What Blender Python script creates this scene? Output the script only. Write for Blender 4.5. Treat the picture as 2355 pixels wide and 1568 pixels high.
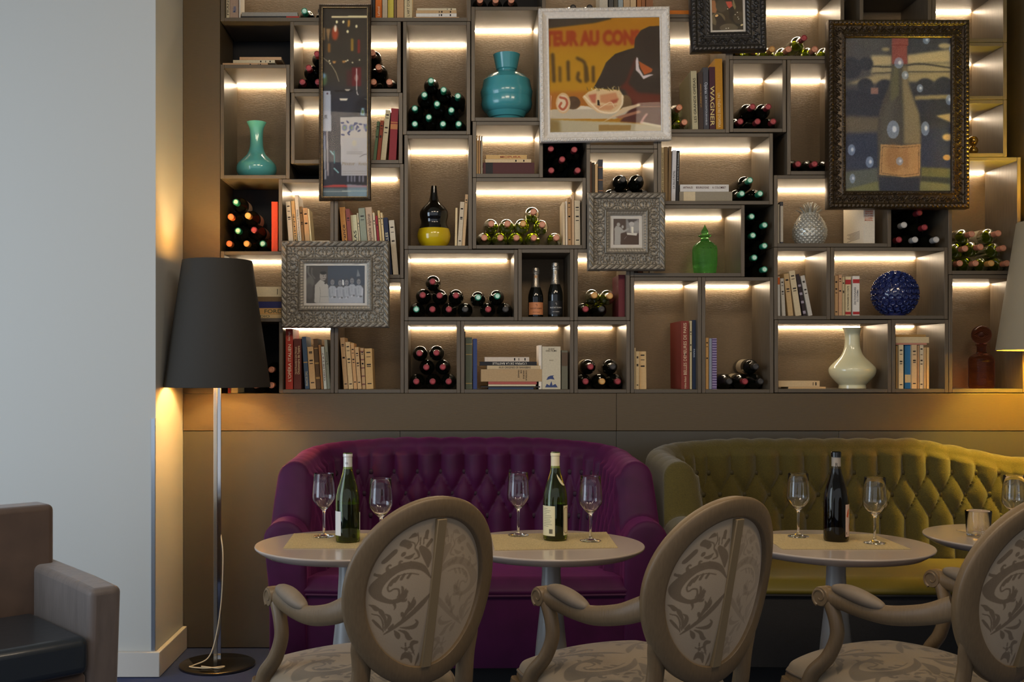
import bpy, math, random
import numpy as np
from mathutils import Vector, Matrix
random.seed(7)
S = bpy.context.scene
COL = S.collection
for o in list(bpy.data.objects): bpy.data.objects.remove(o)

# ------------------------------------------------------------- camera, world, lights
F, VX, VY, H = 2460.0, 1046.0, 850.0, 1.355      # focal length in pixels, vanishing point, eye height
YS = 5.2                                          # plane of the shelf fronts (metres from the camera)
W_IMG, H_IMG = 2355, 1568
cam_d = bpy.data.cameras.new('camera'); cam = bpy.data.objects.new('camera', cam_d); COL.objects.link(cam)
cam.location = (0, 0, H); cam.rotation_euler = (math.radians(90), 0, 0)
cam_d.sensor_width = 36; cam_d.lens = F / W_IMG * 36
cam_d.shift_x = (W_IMG / 2 - VX) / W_IMG; cam_d.shift_y = (VY - H_IMG / 2) / W_IMG
S.camera = cam
S.view_settings.view_transform = 'Standard'; S.view_settings.look = 'None'
S.view_settings.exposure = 0.42; S.view_settings.gamma = 1.0; S.view_settings.use_curve_mapping = False
w = bpy.data.worlds.new('world'); S.world = w; w.use_nodes = True
w.node_tree.nodes['Background'].inputs[0].default_value = (0.82, 0.88, 1.0, 1)
w.node_tree.nodes['Background'].inputs[1].default_value = 0.50

def light(name, kind, loc, energy, color, size=None, size_y=None, target=None, spot=None, blend=.5):
    d = bpy.data.lights.new(name, kind); d.energy = energy; d.color = color
    if kind == 'AREA':
        d.shape = 'RECTANGLE'; d.size = size; d.size_y = size_y or size
    elif size is not None: d.shadow_soft_size = size
    if spot: d.spot_size = math.radians(spot); d.spot_blend = blend
    o = bpy.data.objects.new(name, d); COL.objects.link(o); o.location = loc
    if target is not None:
        o.rotation_euler = (Vector(target) - Vector(loc)).to_track_quat('-Z', 'Y').to_euler()
    return o
LED_POWER = 34.0
dl = light('daylight_window', 'AREA', (-3.9, 2.0, 1.6), 36, (0.66, 0.82, 1.0), 2.2, 2.6, (-2.0, 4.7, 1.2)); dl.data.spread = math.radians(130)
light('ceiling_downlight', 'AREA', (0.3, 2.0, 3.3), 17, (1.0, 0.80, 0.58), 0.9, 0.5, (0.2, 3.6, 0.9))
light('ceiling_downlight', 'AREA', (1.9, 1.8, 3.3), 17, (1.0, 0.80, 0.58), 0.9, 0.5, (1.7, 3.6, 0.9))
light('ceiling_downlight', 'AREA', (-1.0, 1.4, 3.3), 12, (1.0, 0.84, 0.66), 0.9, 0.5, (-.5, 3.6, 0.9))

def P(px, py, Y): return Vector(((px - VX) / F * Y, Y, H - (py - VY) / F * Y))
def SX(px, Y=YS): return (px - VX) / F * Y
def SZ(py, Y=YS): return H - (py - VY) / F * Y

# ------------------------------------------------------------- materials
def s2l(c):
    return tuple((x / 12.92 if x <= .04045 else ((x + .055) / 1.055) ** 2.4) for x in [v / 255 for v in c])
MATS = {}
def mat(name, rgb, rough=.5, metal=0., bump=0., bscale=60., stretch=(1, 1, 1), var=0., spec=.5, trans=0., ior=1.45,
        sheen=0., coat=0., emit=None, estr=0., var_scale=None, attr=None, sheen_col=None):
    if name in MATS: return MATS[name]
    m = bpy.data.materials.new(name); m.use_nodes = True
    nt = m.node_tree; b = nt.nodes['Principled BSDF']; L = nt.links.new
    c = (*s2l(rgb), 1)
    b.inputs['Base Color'].default_value = c
    b.inputs['Roughness'].default_value = rough; b.inputs['Metallic'].default_value = metal
    b.inputs['Specular IOR Level'].default_value = spec
    b.inputs['Transmission Weight'].default_value = trans; b.inputs['IOR'].default_value = ior
    b.inputs['Sheen Weight'].default_value = sheen; b.inputs['Coat Weight'].default_value = coat
    if sheen_col: b.inputs['Sheen Tint'].default_value = (*s2l(sheen_col), 1)
    if emit: b.inputs['Emission Color'].default_value = (*emit, 1); b.inputs['Emission Strength'].default_value = estr
    if attr:
        a = nt.nodes.new('ShaderNodeAttribute'); a.attribute_name = attr; L(a.outputs['Color'], b.inputs['Base Color'])
    if bump or var:
        tc = nt.nodes.new('ShaderNodeTexCoord'); mp = nt.nodes.new('ShaderNodeMapping'); mp.inputs['Scale'].default_value = stretch
        L(tc.outputs['Object'], mp.inputs['Vector'])
        n = nt.nodes.new('ShaderNodeTexNoise'); n.inputs['Scale'].default_value = bscale; n.inputs['Detail'].default_value = 4
        L(mp.outputs['Vector'], n.inputs['Vector'])
        if bump:
            bp = nt.nodes.new('ShaderNodeBump'); bp.inputs['Strength'].default_value = bump; bp.inputs['Distance'].default_value = .002
            L(n.outputs['Fac'], bp.inputs['Height']); L(bp.outputs['Normal'], b.inputs['Normal'])
        if var:
            n2 = n
            if var_scale:
                n2 = nt.nodes.new('ShaderNodeTexNoise'); n2.inputs['Scale'].default_value = var_scale; n2.inputs['Detail'].default_value = 3
                L(mp.outputs['Vector'], n2.inputs['Vector'])
            r = nt.nodes.new('ShaderNodeMapRange'); r.inputs['From Min'].default_value = .3; r.inputs['From Max'].default_value = .7
            r.inputs['To Min'].default_value = 1 - var; r.inputs['To Max'].default_value = 1 + var
            L(n2.outputs['Fac'], r.inputs['Value'])
            h = nt.nodes.new('ShaderNodeHueSaturation'); L(r.outputs['Result'], h.inputs['Value'])
            if attr: L(a.outputs['Color'], h.inputs['Color'])
            else: h.inputs['Color'].default_value = c
            L(h.outputs['Color'], b.inputs['Base Color'])
    MATS[name] = m; return m

WOOD = mat('shelf_board_veneer', (96, 84, 68), .38, bump=.4, bscale=9, stretch=(14, 14, 1.2), var=.16)
WOODH = mat('shelf_board_veneer_level', (92, 82, 68), .42, bump=.25, bscale=18, stretch=(60, 3, 3), var=.07)
BACKW = mat('shelf_back_veneer', (130, 110, 82), .33, bump=1.0, bscale=12, stretch=(6, 6, 62), var=.12)
VOID = mat('black_backing', (16, 15, 15), .6)
BRONZE = mat('bronze_wood_panel', (90, 75, 52), .38, bump=.2, bscale=10, stretch=(3, 3, 40), var=.05)
PANEL = mat('taupe_lacquer_panel', (76, 71, 61), .35, var=.02, bscale=3)
PLASTER = mat('painted_plaster', (180, 180, 174), .8, bump=.08, bscale=160)
CARPET = mat('navy_carpet', (40, 52, 90), .95, bump=.8, bscale=420, var=.35)
LEDM = mat('led_diffuser', (255, 240, 220), .5, emit=(1.0, .80, .56), estr=LED_POWER)
PAPER = mat('paper_pages', (226, 208, 172), .85, bump=.5, bscale=30, stretch=(60, 1, 1), var=.1)
INK = mat('dark_ink', (40, 32, 28), .7)
CHROME = mat('polished_steel', (210, 208, 204), .08, 1.0)
PEWTER = mat('pewter_paint', (132, 125, 112), .42, .35, bump=.3, bscale=90, var=.2)
BRASSD = mat('antique_dark_gilt', (62, 50, 35), .34, .45, bump=.3, bscale=80, var=.35)
BLACKF = mat('black_gloss_frame', (44, 41, 38), .30, .1, bump=.25, bscale=90, var=.25)
WHITEF = mat('white_distressed_paint', (224, 218, 208), .55, bump=.3, bscale=90, var=.09)
BEADM = mat('gilt_bead', (206, 178, 128), .3, .7)
GLASS = mat('clear_glass', (255, 255, 255), 0., trans=1., ior=1.47)
MATW = mat('white_mount_board', (214, 208, 196), .8)

# ------------------------------------------------------------- objects
def tag(o, label=None, cat=None, group=None, kind=None):
    if label: o['label'] = label
    if cat: o['category'] = cat
    if group: o['group'] = group
    if kind: o['kind'] = kind
    return o
def empty(name, loc, label, cat, group=None, rot=(0, 0, 0)):
    o = bpy.data.objects.new(name, None); COL.objects.link(o); o.location = loc; o.rotation_euler = rot
    o.empty_display_size = .05
    return tag(o, label, cat, group)
def obj(name, me, parent=None, m=None, loc=None, rot=None, label=None):
    o = bpy.data.objects.new(name, me); COL.objects.link(o)
    if parent is not None: o.parent = parent
    if loc is not None: o.location = loc
    if rot is not None: o.rotation_euler = rot
    if m is not None and len(me.materials) == 0:
        for k in (m if isinstance(m, (list, tuple)) else [m]): me.materials.append(k)
    if label: o['label'] = label
    return o
def copy_tree(src, loc, rot=None, label=None):
    c = src.copy(); COL.objects.link(c); c.location = loc
    if rot is not None: c.rotation_euler = rot
    if label: c['label'] = label
    for ch in src.children:
        k = ch.copy(); COL.objects.link(k); k.parent = c
        for g in ch.children:
            q = g.copy(); COL.objects.link(q); q.parent = k
    return c

class MB:
    """mesh builder"""
    def __init__(s): s.v = []; s.f = []; s.mi = []
    def add(s, vs, fs, mi=0):
        n = len(s.v); s.v += [tuple(v) for v in vs]; s.f += [tuple(i + n for i in f) for f in fs]; s.mi += [mi] * len(fs); return s
    def box(s, a, b, mi=0):
        x0, y0, z0 = a; x1, y1, z1 = b
        return s.add([(x0, y0, z0), (x1, y0, z0), (x1, y1, z0), (x0, y1, z0), (x0, y0, z1), (x1, y0, z1), (x1, y1, z1), (x0, y1, z1)],
                     [(0, 3, 2, 1), (4, 5, 6, 7), (0, 1, 5, 4), (1, 2, 6, 5), (2, 3, 7, 6), (3, 0, 4, 7)], mi)
    def lathe(s, prof, n=32, axis='z', origin=(0, 0, 0), cap=(True, True), rib=None, mi=0):
        vs = []; ox, oy, oz = origin
        for r, t in prof:
            for i in range(n):
                a = 2 * math.pi * i / n; rr = r * (rib(a, t) if rib else 1)
                c, d = rr * math.cos(a), rr * math.sin(a)
                vs.append((ox + c, oy + d, oz + t) if axis == 'z' else (ox + c, oy + t, oz + d))
        fs = []
        fl = axis != 'z'
        for k in range(len(prof) - 1):
            for i in range(n):
                j = (i + 1) % n; q = (k * n + i, k * n + j, (k + 1) * n + j, (k + 1) * n + i)
                fs.append(q[::-1] if fl else q)
        if cap[0]: q = tuple(range(n))[::-1]; fs.append(q[::-1] if fl else q)
        if cap[1]: q = tuple((len(prof) - 1) * n + i for i in range(n)); fs.append(q[::-1] if fl else q)
        return s.add(vs, fs, mi)
    def tube(s, pts, rad, n=10, mi=0, flat=None):
        pts = [Vector(p) for p in pts]; m = len(pts)
        if not hasattr(rad, '__len__'): rad = [rad] * m
        up = Vector((0, 0, 1)); vs = []; prev = None
        for i, p in enumerate(pts):
            t = (pts[min(i + 1, m - 1)] - pts[max(i - 1, 0)]).normalized()
            if prev is None:
                a = up if abs(t.dot(up)) < .9 else Vector((1, 0, 0)); u = t.cross(a).normalized()
            else: u = (prev - t * prev.dot(t)).normalized()
            prev = u; v = t.cross(u)
            ru, rv = (rad[i] if hasattr(rad[i], '__len__') else (rad[i], rad[i]))
            for k in range(n):
                a = 2 * math.pi * k / n; vs.append(p + u * (ru * math.cos(a)) + v * (rv * math.sin(a)))
        fs = [(i * n + k, i * n + (k + 1) % n, (i + 1) * n + (k + 1) % n, (i + 1) * n + k) for i in range(m - 1) for k in range(n)]
        fs += [tuple(range(n))[::-1], tuple((m - 1) * n + k for k in range(n))]
        return s.add(vs, fs, mi)
    def grid(s, fn, nu, nv, mi=0, flip=False, wrap_u=False):
        vs = [fn(i / (nu if wrap_u else nu - 1), j / (nv - 1)) for j in range(nv) for i in range(nu)]
        fs = []
        for j in range(nv - 1):
            for i in range(nu if wrap_u else nu - 1):
                k = (i + 1) % nu; q = (j * nu + i, j * nu + k, (j + 1) * nu + k, (j + 1) * nu + i)
                fs.append(q[::-1] if flip else q)
        return s.add(vs, fs, mi)
    def sphere(s, c, r, n=16, m=10, sc=(1, 1, 1), mi=0):
        prof = []
        vs = [(c[0], c[1], c[2] - r * sc[2])]
        for j in range(1, m):
            a = math.pi * j / m
            for i in range(n):
                b = 2 * math.pi * i / n
                vs.append((c[0] + r * sc[0] * math.sin(a) * math.cos(b), c[1] + r * sc[1] * math.sin(a) * math.sin(b), c[2] - r * sc[2] * math.cos(a)))
        vs.append((c[0], c[1], c[2] + r * sc[2])); fs = []
        for i in range(n): fs.append((0, 1 + (i + 1) % n, 1 + i)); fs.append((len(vs) - 1, 1 + (m - 2) * n + i, 1 + (m - 2) * n + (i + 1) % n))
        for j in range(m - 2):
            for i in range(n):
                a = 1 + j * n + i; b = 1 + j * n + (i + 1) % n; fs.append((a, b, b + n, a + n))
        return s.add(vs, fs, mi)
    def mesh(s, name, smooth=35):
        me = bpy.data.meshes.new(name); me.from_pydata(s.v, [], s.f)
        me.polygons.foreach_set('material_index', s.mi)
        if smooth:
            me.polygons.foreach_set('use_smooth', [True] * len(s.f))
            me.update(); me.set_sharp_from_angle(angle=math.radians(smooth))
        me.update(); return me
    def link(s, name, m, parent=None, smooth=35, bevel=0., seg=2, label=None, loc=None, rot=None):
        o = obj(name, s.mesh(name, smooth), parent, m, loc, rot, label)
        if bevel:
            b = o.modifiers.new('bevel', 'BEVEL'); b.width = bevel; b.segments = seg; b.limit_method = 'ANGLE'; b.harden_normals = False
        return o
def smoothpath(pts, n=8):
    """Catmull-Rom through points of any dimension"""
    P_ = [np.array(p, float) for p in pts]; P_ = [2 * P_[0] - P_[1]] + P_ + [2 * P_[-1] - P_[-2]]; out = []
    for i in range(1, len(P_) - 2):
        a, b, c, d = P_[i - 1:i + 3]
        for k in range(n):
            t = k / n; out.append(.5 * (2 * b + (c - a) * t + (2 * a - 5 * b + 4 * c - d) * t * t + (3 * b - a - 3 * c + d) * t ** 3))
    out.append(P_[-2]); return out
ROOT_CACHE = {}
TXT = {}
def text_tris(s, bold=0.):
    if (s, bold) in TXT: return TXT[(s, bold)]
    cu = bpy.data.curves.new('t', 'FONT'); cu.body = s; cu.offset = bold; cu.resolution_u = 3
    o = bpy.data.objects.new('t', cu); COL.objects.link(o); bpy.context.view_layer.update()
    me = bpy.data.meshes.new_from_object(o.evaluated_get(bpy.context.evaluated_depsgraph_get()))
    v = np.array([x.co[:2] for x in me.vertices]); f = [tuple(p.vertices) for p in me.polygons]
    bpy.data.objects.remove(o); bpy.data.curves.remove(cu); bpy.data.meshes.remove(me)
    v = v - v.min(0); TXT[(s, bold)] = (v, f, v.max(0)); return TXT[(s, bold)]
def text_part(name, s, length, height, fn, m, parent, bold=0., label=None):
    """text as a flat mesh; fn maps (along, up) metres to a local 3-d point"""
    v, f, mx = text_tris(s, bold)
    k = MB(); k.add([fn(a / mx[0] * length, b / mx[1] * height) for a, b in v], f)
    return k.link(name, m, parent, smooth=0, label=label)
ORD = ['first', 'second', 'third', 'fourth', 'fifth', 'sixth', 'seventh', 'eighth', 'ninth', 'tenth', 'eleventh', 'twelfth']
# ------------------------------------------------------------- the room
def struct(name, mb, m, bevel=0.): return tag(mb.link(name, m, None, bevel=bevel), kind='structure')
XC = -1.323                                   # the column's side face
struct('floor', MB().box((-4.2, -2.6, -.06), (4.6, 5.6, 0)), CARPET)
struct('ceiling', MB().box((-4.2, -2.6, 3.6), (4.6, 5.6, 3.7)), PLASTER)
struct('wall_back', MB().box((-1.4, 5.54, 0.0), (4.6, 5.62, 3.6)), VOID)
struct('wall_right', MB().box((4.6, -2.6, 0), (4.7, 5.6, 3.6)), PLASTER)
struct('wall_left', MB().box((-4.1, 4.73, 0), (XC, 5.62, 3.6)), PLASTER)
struct('baseboard_left', MB().box((-4.1, 4.705, .002), (XC + .024, 4.728, .112)).box((XC + .002, 4.7285, .002), (XC + .024, 5.19, .112)),
       mat('baseboard_paint', (188, 184, 176), .55), .003)
# wooden frame round the shelving, ledge and lower panels, all in the plane of the shelf fronts
XL = SX(421)
struct('trim_1', MB().box((XL, YS, SZ(905) + .0), (SX(506), YS + .3, 3.6)), BRONZE, .001)      # tall post on the left
struct('trim_2', MB().box((SX(506) + .001, YS, SZ(990)), (SX(1418) - .001, YS + .3, SZ(904.6))), BRONZE, .001)
struct('trim_3', MB().box((SX(1418) + .001, YS, SZ(990)), (4.6, YS + .3, SZ(904.6))), BRONZE, .001)
struct('trim_4', MB().box((XL, YS, SZ(990)), (SX(506) - .001, YS + .3, SZ(905) - .001)), BRONZE, .001)
struct('trim_5', MB().box((SX(2361), YS, SZ(904.4)), (SX(2361) + .5, YS + .3, 3.6)), BRONZE, .001)
xs = [421, 920, 1418, 1930, 2420, 2561]
for i in range(5):
    struct('trim_%d' % (6 + i), MB().box((SX(xs[i]) + .001, YS + .003, .004), (SX(xs[i + 1]) - .001, YS + .3, SZ(990) - .003)), PANEL, .001)
struct('trim_11', MB().box((SX(348), 4.722, SZ(1503, 4.722)), (SX(359.5), 4.7285, SZ(962, 4.722))) if 0 else
       MB().box((SX(347.5, 4.72), 4.722, SZ(1503, 4.72)), (XC - .001, 4.7295, SZ(962, 4.72))), mat('brushed_steel', (176, 182, 188), .3, .9))
# unseen window frame, added around the daylight area light
struct('added_window_1', MB().box((-4.15, .0, .1), (-4.05, .08, 3.2)).box((-4.15, 2.6, .1), (-4.05, 2.68, 3.2)).box((-4.15, .08, .1), (-4.05, 2.6, .2))
       .box((-4.15, .08, 3.1), (-4.05, 2.6, 3.2)).box((-4.15, 1.3, .2), (-4.05, 1.36, 3.1)), mat('added_window_paint', (70, 66, 62), .5))

# ------------------------------------------------------------- the wall of boxes
TB = .018
CELL = {}
def seg(name, mb, m, t): return mb.link(name, m, t, bevel=.0012, seg=1)
def cell(key, x0, y0, x1, y1, lit, label, place):
    X0, X1, Z0, Z1 = SX(x0) + .0006, SX(x1) - .0006, SZ(y1) + .0006, SZ(y0) - .0006
    t = empty('shelf_box', ((X0 + X1) / 2, YS, Z0), label, 'shelf', 'box units of the shelving wall')
    w = (X1 - X0) / 2; h = Z1 - Z0; D = .325
    seg('side_panel', MB().box((-w, 0, 0), (-w + TB, D, h)), WOOD, t)
    seg('side_panel', MB().box((w - TB, 0, 0), (w, D, h)), WOOD, t)
    seg('top_board', MB().box((-w + TB, .0008, h - TB), (w - TB, D, h)), WOODH, t)
    seg('bottom_board', MB().box((-w + TB, .0008, 0), (w - TB, D, TB)), WOODH, t)
    MB().box((-w + TB, D - .01, TB), (w - TB, D - .0005, h - TB)).link('back_panel', BACKW, t)
    if lit:
        MB().box((-w + TB + .001, D - .021, h - TB - .0065), (w - TB - lit, D - .0105, h - TB - .0005)).link('light_strip', LEDM, t, label='glowing light strip')
    CELL[key] = dict(x0=X0 + TB, x1=X1 - TB, z0=Z0 + TB, z1=Z1 - TB, place=place)
def void(key, x0, y0, x1, y1, place):
    CELL[key] = dict(x0=SX(x0), x1=SX(x1), z0=SZ(y1), z1=SZ(y0), place=place)
LB = 'grey-brown wall box '
cell('A', 507, -120, 1083, 49, .03, LB + 'at top left, over the narrow bottle picture', 'on the top left shelf')
cell('C', 667, 49.4, 922, 212.6, .001, LB + 'behind upper narrow bottle picture, with red and copper capped bottles', 'beside the narrow bottle picture')
cell('D', 506.5, 148, 666.6, 411, .001, LB + 'holding the turquoise long-necked vase', 'near the long-necked turquoise vase')
cell('E', 669, 213, 926, 376.2, .001, LB + 'behind narrow picture, with the leaning crimson book', 'right of the narrow bottle picture')
cell('G', 768.5, 376.6, 928.6, 640, .03, LB + 'with the OPERAS book above the landscape photo frame', 'above the landscape photo frame')
cell('I', 640.5, 411.4, 768.1, 577, .001, LB + 'with five tan paperbacks beside the OPERAS box', 'above left of landscape photo frame')
cell('J', 507, 577.4, 768.1, 740, .001, LB + 'with flat stacked books between lampshade and landscape photo frame', 'right of the dark lampshade')
cell('M', 641.5, 740.4, 768.6, 904, .001, LB + "with the red L'OPERA ITALIEN book", 'under the landscape photo frame')
cell('H', 769, 640.4, 929.6, 904, .001, LB + 'with six tan paperbacks right under landscape photo frame', 'below right of landscape photo frame')
cell('N', 926.5, 49.4, 1082, 309.6, .004, LB + 'with the pyramid of green capped bottles', 'in the green-capped pyramid')
cell('O', 929.5, 310, 1086, 573.4, .004, LB + 'with the black and yellow gourd vase', 'beside the gourd vase')
cell('P', 1083.5, 15, 1246, 278.6, .01, LB + 'holding the ribbed turquoise urn', 'near the urn')
cell('S', 1086.6, 279, 1249, 408, .01, LB + 'with a thick maroon book lying under two paperbacks', 'below the turquoise urn')
cell('U', 1086.6, 408.4, 1348, 572, .02, LB + 'with ten copper capped green bottles', 'in the wide green bottle box')
cell('V', 930, 573.8, 1191, 737.4, .02, LB + 'with a long low pile of dark bottles', 'left of the champagne')
cell('W', 1191.4, 572.4, 1319.8, 737.4, 0, 'unlit grey-brown wall box holding two champagne bottles', 'in the unlit champagne box')
cell('X', 1320.2, 572.4, 1449, 737, .02, LB + 'with four bottles and a red book', 'beside the upright red book')
cell('Y1', 930, 737.8, 1059, 904, .004, LB + 'with seven red capped bottles, bottom row', 'in the seven-bottle box')
cell('Y2', 1059.4, 737.8, 1319.8, 904, .03, LB + 'with the GUIDE DES FILMS book', 'beside GUIDE DES FILMS')
cell('Y3', 1320.2, 737.4, 1449.6, 904, .025, LB + 'with five bottles, bottom row, right of GUIDE DES FILMS', 'right of GUIDE DES FILMS')
cell('Z1', 1450, 637, 1613.4, 904, .01, LB + 'with the brick red BELLES DEMEURES book', 'by BELLES DEMEURES DE PARIS')
cell('Z2', 1613.8, 637, 1779.4, 904, .02, LB + 'with four bottles beside a lilac patterned book', 'by the lilac patterned book')
cell('AA', 1449.4, 471, 1713, 636.4, .02, LB + 'holding the green glass decanter', 'left of the green decanter')
cell('AC', 1512.4, 306, 1778, 470.4, .01, LB + 'with the white ARTHAUD BOURGOGNE book', 'near ARTHAUD BOURGOGNE')
cell('AD', 1348.6, 342.6, 1512, 470.4, .01, LB + 'above the small square photo frame, with black capped bottles', 'above the small square frame')
cell('AE', 1348.6, 200, 1512, 342.2, .01, LB + 'mostly hidden by the white picture frame', 'behind the white picture frame')
cell('AF', 1512.4, 41.4, 1677.6, 305.6, .01, LB + 'with the WAGNER book right of white picture frame', 'by the WAGNER book')
cell('AG', 1246.4, -120, 1676.6, 41, .1, LB + 'at top centre above the white picture frame', 'above the white picture frame')
cell('AH', 1677, -30, 1942, 137, .01, LB + 'at top with a row of bottles behind the black frames', 'between the two black frames')
cell('AI', 1678, 137.4, 1808.4, 304, .01, LB + 'with five red capped bottles right of WAGNER book', 'right of the WAGNER book')
cell('AJ', 1810, 137.4, 1945, 402, .001, LB + 'left behind the big gilt frame, with three low bottles', 'left behind the big gilt frame')
cell('AP', 1977, -30, 2143, 100, 0, 'unlit grey-brown wall box above the big gilt frame', 'above the big gilt frame')
cell('AO1', 2143.6, -31, 2316, 97, .01, LB + 'at top right, upper of three narrow ones', 'top right')
cell('AO2', 2143.6, 97.4, 2316, 229, .01, LB + 'at right, middle of three beside big gilt frame', 'middle right')
cell('AO3', 2143.6, 229.4, 2316, 360.6, .01, LB + 'at right with the small gilt knob ornament', 'by the gilt ornament')
cell('AN', 2180.8, 361, 2348, 631.2, .01, LB + 'with nine copper capped bottles by the pale lampshade', 'by the pale lampshade')
cell('AL', 1780, 402.4, 2050, 568, .001, LB + 'holding the silver pineapple jar', 'near the pineapple jar')
cell('AR', 1780, 568.4, 1910, 735, .005, LB + 'with six leaning paperbacks left of blue ball vase', 'left of the blue ball vase')
cell('AS', 1910.4, 568.4, 2180.4, 734, .01, LB + 'holding the blue ball vase', 'beside the blue ball vase')
cell('AT', 1781, 735.4, 2050.4, 903, .02, LB + 'holding the white long-necked vase', 'left of the white vase')
cell('AU', 2050.8, 734.6, 2181.6, 903, .02, LB + 'with the bright blue book', 'around the bright blue book')
cell('AQ', 2182, 631.8, 2360.5, 903, .01, LB + 'holding the amethyst glass bottle', 'by the amethyst bottle')
void('B', 507, 49, 666, 148, 'top left dark gap')
void('K', 507, 411, 640, 577, 'below the long-necked vase')
void('L', 507, 740, 641, 904, 'behind the dark lampshade')
void('Q', 1083, -80, 1246, 15, 'on top of the turquoise urn box')
void('T', 1249, 325, 1348, 408, 'below the white frame')
void('AB', 1713, 470.6, 1779.6, 636.6, 'in the narrow black gap')
void('AM', 2050.4, 478, 2180.4, 568, 'under the gilt frame')

# ------------------------------------------------------------- lying wine bottles
RB = .0378
BORD = [(.010, 0), (.032, 0), (.0365, .003), (RB, .012), (RB, .185), (.0365, .197), (.031, .209), (.022, .221), (.0165, .233), (.0142, .25), (.0138, .283), (.0138, .290)]
CAPC = {'red': ((122, 38, 44), (168, 66, 70)), 'green': ((36, 128, 98), (196, 232, 212)), 'copper': ((190, 122, 92), (206, 146, 116)),
        'black': ((40, 38, 36), (70, 66, 62)), 'gold': ((196, 140, 74), (214, 170, 104)), 'orange': ((206, 110, 60), (214, 132, 80)), 'silver': ((176, 174, 170), (206, 202, 196))}
GL = {'dark': mat('dark_bottle_glass', (14, 15, 10), .06, spec=.6, coat=.3),
      'olive': mat('olive_bottle_glass', (140, 158, 26), .04, trans=.92, ior=1.3, spec=.6)}
bottle_meshes = {}
def bm_glass(kind):
    if kind not in bottle_meshes:
        k = MB().lathe([(r, -t) for r, t in BORD], 28, 'y', (0, 0, RB)); me = k.mesh('glass'); me.materials.append(GL[kind])
        bottle_meshes[kind] = me
    return bottle_meshes[kind]
def bm_cap(c):
    if ('c', c) not in bottle_meshes:
        k = MB().lathe([(.0146, -.232), (.0146, -.2845), (.0152, -.285), (.0152, -.290), (.0148, -.2935), (.0125, -.2945), (.0105, -.2945)], 24, 'y', (0, 0, RB), cap=(True, False))
        k.lathe([(.0105, -.2945), (.0095, -.2935), (.0060, -.2935), (.0052, -.2945), (.003, -.2940), (.0005, -.2940)], 24, 'y', (0, 0, RB), cap=(False, True), mi=1)
        me = k.mesh('capsule'); a, b = CAPC[c]
        me.materials.append(mat('capsule_' + c, a, .35, .15)); me.materials.append(mat('capsule_top_' + c, b, .35, .15, bump=.4, bscale=300))
        bottle_meshes[('c', c)] = me
    return bottle_meshes[('c', c)]
lk = MB().lathe([(RB + .0002, -.06), (RB + .0002, -.15)], 28, 'y', (0, 0, RB), cap=(False, False)).mesh('label')
lk.materials.append(mat('bottle_label_paper', (196, 180, 150), .7))
def bottle_stack(key, caps, glass='dark', yaw=0., labels=(), gl_up=None):
    """caps: (px, py, colour) measured capsule centres; bottles are settled onto the floor or one another"""
    c = CELL[key]; yf = YS + .018
    pts = sorted([[SX(px, yf), SZ(py, yf), col, i] for i, (px, py, col) in enumerate(caps)], key=lambda q: q[1])
    done = []; row0 = []
    for q in pts:
        x, z = q[0], q[1]
        if z - (c['z0'] + RB) < .028: row0.append(q); q.append(0)
    row0.sort(); lo = c['x0'] + RB + .001
    for q in row0:
        q[0] = max(q[0], lo); lo = q[0] + 2 * RB + .0008
    hi = c['x1'] - RB - .001
    for q in row0[::-1]:
        q[0] = min(q[0], hi); hi = q[0] - 2 * RB - .0008
    for q in row0: q[1] = c['z0'] + RB + .0004; done.append(q)
    for q in pts:
        if q in row0: continue
        q[0] = min(max(q[0], c['x0'] + RB + .001), c['x1'] - RB - .001)
        def rest(x):
            z, lv = c['z0'] + RB + .0004, 0
            for d in done:
                dx = abs(x - d[0])
                if dx < 2 * RB:
                    zz = d[1] + math.sqrt((2 * RB) ** 2 - dx * dx) + .0005
                    if zz > z: z, lv = zz, d[4] + 1
            return z, lv
        best = min((abs(rest(q[0] + s)[0] - q[1]) + .35 * abs(s), s) for s in [k * .002 for k in range(-14, 15)] if c['x0'] + RB < q[0] + s < c['x1'] - RB)
        q[0] += best[1]; q[1], lv = rest(q[0]); q.append(lv); done.append(q)
    lv = sorted(set(d[4] for d in done)); n = len(lv)
    names = {1: [''], 2: ['bottom', 'top'], 3: ['bottom', 'middle', 'top']}.get(n, ['bottom'] + [ORD[k] for k in range(1, n - 1)] + ['top'])
    for l, rn in zip(lv, names):
        row = sorted([d for d in done if d[4] == l])
        for j, d in enumerate(row):
            col = d[2]; g = glass if not (gl_up and l > 0) else gl_up
            adj = {'dark': 'dark', 'olive': 'green'}[g]
            pos = (ORD[j] + ' from left ' if len(row) > 1 else '') + (rn + ' row ' if rn and len(row) > 1 else (rn and rn + 'most ' or ''))
            pos = pos.replace('topmost', 'topmost').replace('bottommost', 'lowest')
            t = empty('wine_bottle', (d[0], YS + .018 + .2945, d[1] - RB), ('%s-capped %s wine bottle, %s%s' % (col, adj, pos, c['place'])),
                      'bottle', 'wine bottles lying ' + c['place'], (0, 0, yaw))
            obj('glass', bm_glass(g), t); obj('capsule', bm_cap(col), t, label=col + ' capsule')
            if d[3] in labels: obj('paper_label', lk, t, rot=None)
R_, G_, K_, C_, O_, Y_, W_ = 'red', 'green', 'black', 'copper', 'orange', 'gold', 'silver'
bottle_stack('C', [(694, 187.5, R_), (728, 186.5, R_), (762, 187, R_), (858, 184.6, C_), (896, 186, C_), (712, 155, R_), (745, 155, R_), (730, 124, R_), (877, 153, C_), (856, 121.5, C_)][:5] +
             [(823, 186, C_), (712, 155, R_), (745, 155, R_), (730, 124, R_), (877, 153, C_), (841, 153, C_), (858, 121.5, C_)], 'dark')
bottle_stack('A', [(700, 16.5, G_), (738, 20, K_)], 'dark')
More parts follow.
